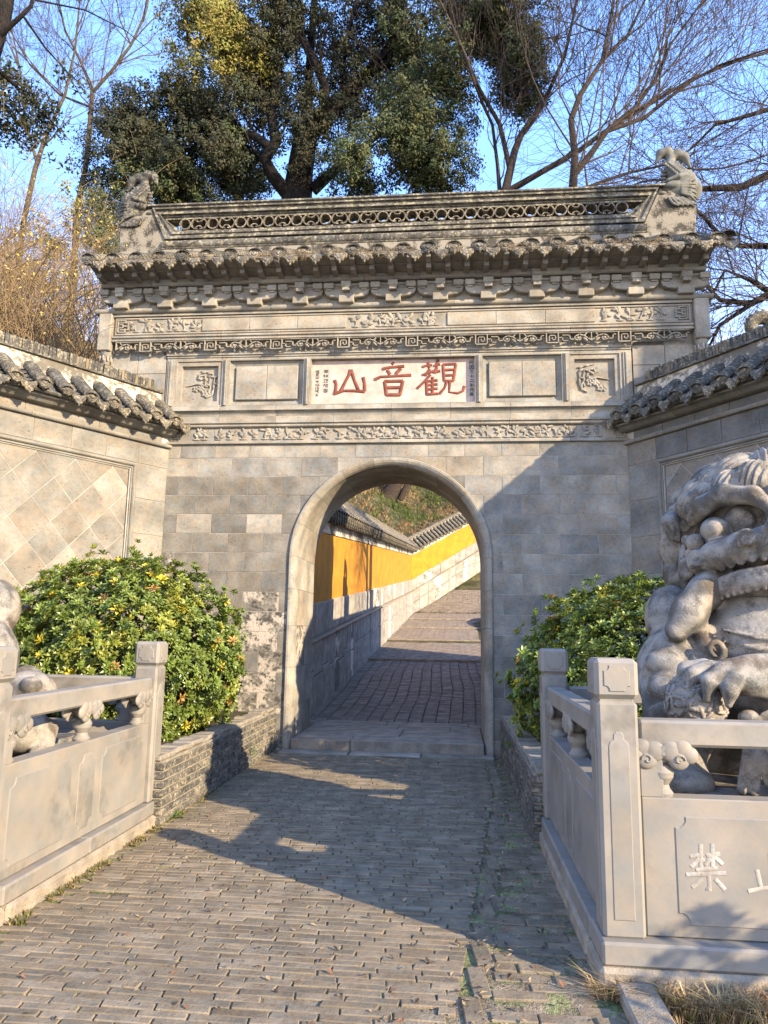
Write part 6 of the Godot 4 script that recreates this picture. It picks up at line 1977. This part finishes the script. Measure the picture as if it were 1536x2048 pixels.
func build_details() -> void:
	var q := RandomNumberGenerator.new(); q.seed = 71
	var spin := func(p: Vector3, s: float) -> Transform3D: return Transform3D(Basis(Vector3.UP, q.randf() * TAU) * Basis.from_scale(Vector3.ONE * s), p)
	# dry grass beside the loose kerb slab
	var list := []; var cols := []
	for i in 1500:
		var x := 1.8 + q.randf() * 2.2; var z := 6.34 + q.randf() * 1.5
		if q.randf() < 0.25: z = 6.32 + q.randf() * 0.12
		if q.randf() < 0.05: x = 1.55 + q.randf() * 0.2; z = 6.3 + q.randf() * 0.06
		list.append(spin.call(Vector3(x, -0.07, z), q.randf_range(0.45, 1.1) * (1.5 if z < 6.5 else 0.8)))
		var k := q.randf_range(0.6, 1.2)
		var c := Color(0.42, 0.30, 0.15) if q.randf() < 0.8 else Color(0.2, 0.2, 0.06)
		if q.randf() < 0.2: c = Color(0.35, 0.18, 0.07)
		cols.append(Color(c.r * k, c.g * k, c.b * k))
	var gr := scatter("dry_grass", tuft_mesh(12, 0.13, 0.0025, 1, 1.0), M.leaf_dry, list, cols)
	tag(gr, "dry straw-coloured grass and dead leaves below the carved balustrade panel", "grass", "", "stuff")
	# moss and weeds along the foot of the sunlit balustrade
	list = []; cols = []
	for i in 900:
		var z := q.randf_range(2.6, 7.5)
		var x := -1.53 + absf(q.randfn()) * 0.035
		if i % 5 == 0: x = q.randf_range(-1.5, -0.6)
		if sin(z * 5.0) + sin(z * 13.0) + q.randf() < 0.1: continue
		list.append(spin.call(Vector3(x, -0.01, z), q.randf_range(0.3, 0.9) * (0.4 if i % 5 == 0 else 1.0)))
		var k := q.randf_range(0.7, 1.3)
		var c := Color(0.16, 0.15, 0.045) if q.randf() < 0.7 else Color(0.28, 0.19, 0.08)
		cols.append(Color(c.r * k, c.g * k, c.b * k))
	tag(scatter("weeds", tuft_mesh(9, 0.05, 0.004, 2, 1.3), M.leaf_dry, list, cols), "low weeds and moss along the foot of the sunlit balustrade", "weeds", "", "stuff")
	# two clear plants
	for e in [[Vector3(-1.5, -0.01, 3.72), 26, "fresh green weed at the corner of the sunlit balustrade", 0.09], [Vector3(-1.49, 0.22, 1.35), 30, "small plant hanging from the joints of the sunlit brick planter", 0.06]]:
		var t := thing("weed_plant", e[2], "plant", Transform3D(Basis.IDENTITY, e[0]))
		var mb := MB.new()
		for i in e[1]:
			var a := q.randf() * TAU
			var d := Vector3(cos(a), q.randf_range(0.2, 1.0), sin(a)).normalized()
			var hang: bool = e[3] < 0.08
			if hang: d = Vector3(absf(cos(a)) + 0.3, q.randf_range(-0.9, 0.5), sin(a)).normalized()
			leaf(mb, d * q.randf() * 0.05 + (Vector3(0.01, q.randf_range(-0.12, 0.1), 0) if hang else Vector3.ZERO), d, (Vector3.UP - d * d.y).normalized(), e[3] * q.randf_range(0.6, 1.0), e[3] * 0.18)
		var fo := put("leaves", mb, M.leaf_bush, t)
		var gm: StandardMaterial3D = M.leaf_bush.duplicate()
		gm.vertex_color_use_as_albedo = false
		gm.albedo_color = lin(0.09, 0.15, 0.03)
		fo.material_override = gm
		tag(fo, "", "", "", "stuff")
	# fallen leaves and berries on the path
	list = []; cols = []
	for i in 900:
		var z := 0.4 + pow(q.randf(), 0.8) * 7.0
		var x := q.randf_range(-1.5, 1.5)
		if q.randf() < 0.3: x = strip_x(z) + q.randf_range(-0.1, 0.15)
		list.append(Transform3D(Basis(Vector3.UP, q.randf() * TAU) * Basis(Vector3.RIGHT, q.randf_range(-0.5, 0.5)) * Basis.from_scale(Vector3.ONE * q.randf_range(0.35, 1.0)), Vector3(x, 0.006, z)))
		var c: Color = [Color(0.05, 0.03, 0.02), Color(0.03, 0.022, 0.02), Color(0.22, 0.1, 0.05), Color(0.35, 0.25, 0.13)][q.randi_range(0, 3)]
		cols.append(c)
	var lm := MB.new()
	leaf(lm, Vector3(0, 0, -0.02), Vector3(0, 0.1, 1).normalized(), Vector3.UP, 0.045, 0.011, -0.1)
	tag(scatter("fallen_leaves", lm.mesh(), M.leaf_dry, list, cols), "small dead leaves and dark berries scattered over the brick path", "leaves", "", "stuff")
	# straw caught between the roof tiles
	var straw := MB.new()
	for k in 40:
		var x := -4.3 + q.randf() * 8.4
		for j in 6: straw.tube([Vector3(x, 6.9, 0.62), Vector3(x + q.randf_range(-0.12, 0.12), 6.86 + q.randf_range(-0.02, 0.08), 0.66 + q.randf() * 0.04), Vector3(x + q.randf_range(-0.2, 0.2), 6.8 + q.randf_range(-0.05, 0.1), 0.69)], [0.003, 0.003, 0.002], 3, false)
	tag(put("roof_straw", straw, M.dry_twig), "dry straw caught between the end tiles of the gate roof", "straw", "", "stuff")
	# growth on the slope beyond the lane
	list = []; cols = []
	for i in 9000:
		var x := q.randf_range(-7.0, 9.0); var z := q.randf_range(-54.0, -30.0)
		if i % 3 == 0: x = q.randf_range(-9.0, -2.6); z = q.randf_range(-30.0, -2.0)
		var y := hill_height(x, z)
		if y < 2.4: continue
		list.append(spin.call(Vector3(x, y - 0.02, z), q.randf_range(0.6, 1.5)))
		var green := sin(x * 0.9 + z * 0.4) + sin(z * 0.8 - x * 0.3) + q.randf_range(-0.8, 0.8) > 0.2
		var c := Color(0.13, 0.16, 0.04) if green else Color(0.32, 0.22, 0.11)
		var k := q.randf_range(0.6, 1.3)
		cols.append(Color(c.r * k, c.g * k, c.b * k))
	tag(scatter("slope_grass", tuft_mesh(12, 0.32, 0.012, 3, 1.1), M.leaf_dry, list, cols), "mixed green and dry grass on the slope above the lane wall", "grass", "", "stuff")

func _ready() -> void:
	rng.seed = 20240107
	var cam := Camera3D.new()
	cam.name = "camera"
	cam.fov = 70.834
	cam.near = 0.05; cam.far = 400.0
	cam.transform = Transform3D(Basis(Vector3.UP, deg_to_rad(5.469)) * Basis(Vector3.RIGHT, deg_to_rad(9.414)) * Basis(Vector3(0, 0, 1), deg_to_rad(0.921)), Vector3(0.871, 1.6, 10.0))
	add_child(cam)
	cam.current = true
	var we := WorldEnvironment.new()
	we.name = "environment"
	var env := Environment.new()
	env.background_mode = Environment.BG_SKY
	var sky := ProceduralSkyMaterial.new()
	sky.sky_top_color = Color(0.295, 0.41, 0.595)
	sky.sky_horizon_color = Color(0.93, 0.91, 0.88)
	sky.sky_curve = 0.115
	sky.ground_bottom_color = Color(0.30, 0.27, 0.22)
	sky.ground_horizon_color = Color(0.55, 0.56, 0.55)
	sky.sky_energy_multiplier = 1.4
	sky.sun_angle_max = 40.0
	sky.sun_curve = 0.12
	env.sky = Sky.new()
	env.sky.sky_material = sky
	env.tonemap_mode = Environment.TONE_MAPPER_LINEAR
	env.tonemap_exposure = 3.3
	env.sdfgi_enabled = true
	env.ssao_enabled = true
	env.ssil_enabled = true
	we.environment = env
	add_child(we)
	var sun := DirectionalLight3D.new()
	sun.name = "sun"
	sun.light_energy = 1.2
	sun.light_color = Color(1.0, 0.91, 0.77)
	sun.light_angular_distance = 0.5
	sun.shadow_enabled = true
	add_child(sun)
	sun.look_at_from_position(Vector3(1.5, 0.73, 1.0) * 30.0, Vector3.ZERO)
	materials()
	build_terrain()
	build_gate()
	build_wings()
	build_front()
	build_passage()
	build_lions()
	build_bushes()
	build_trees()
	build_details()
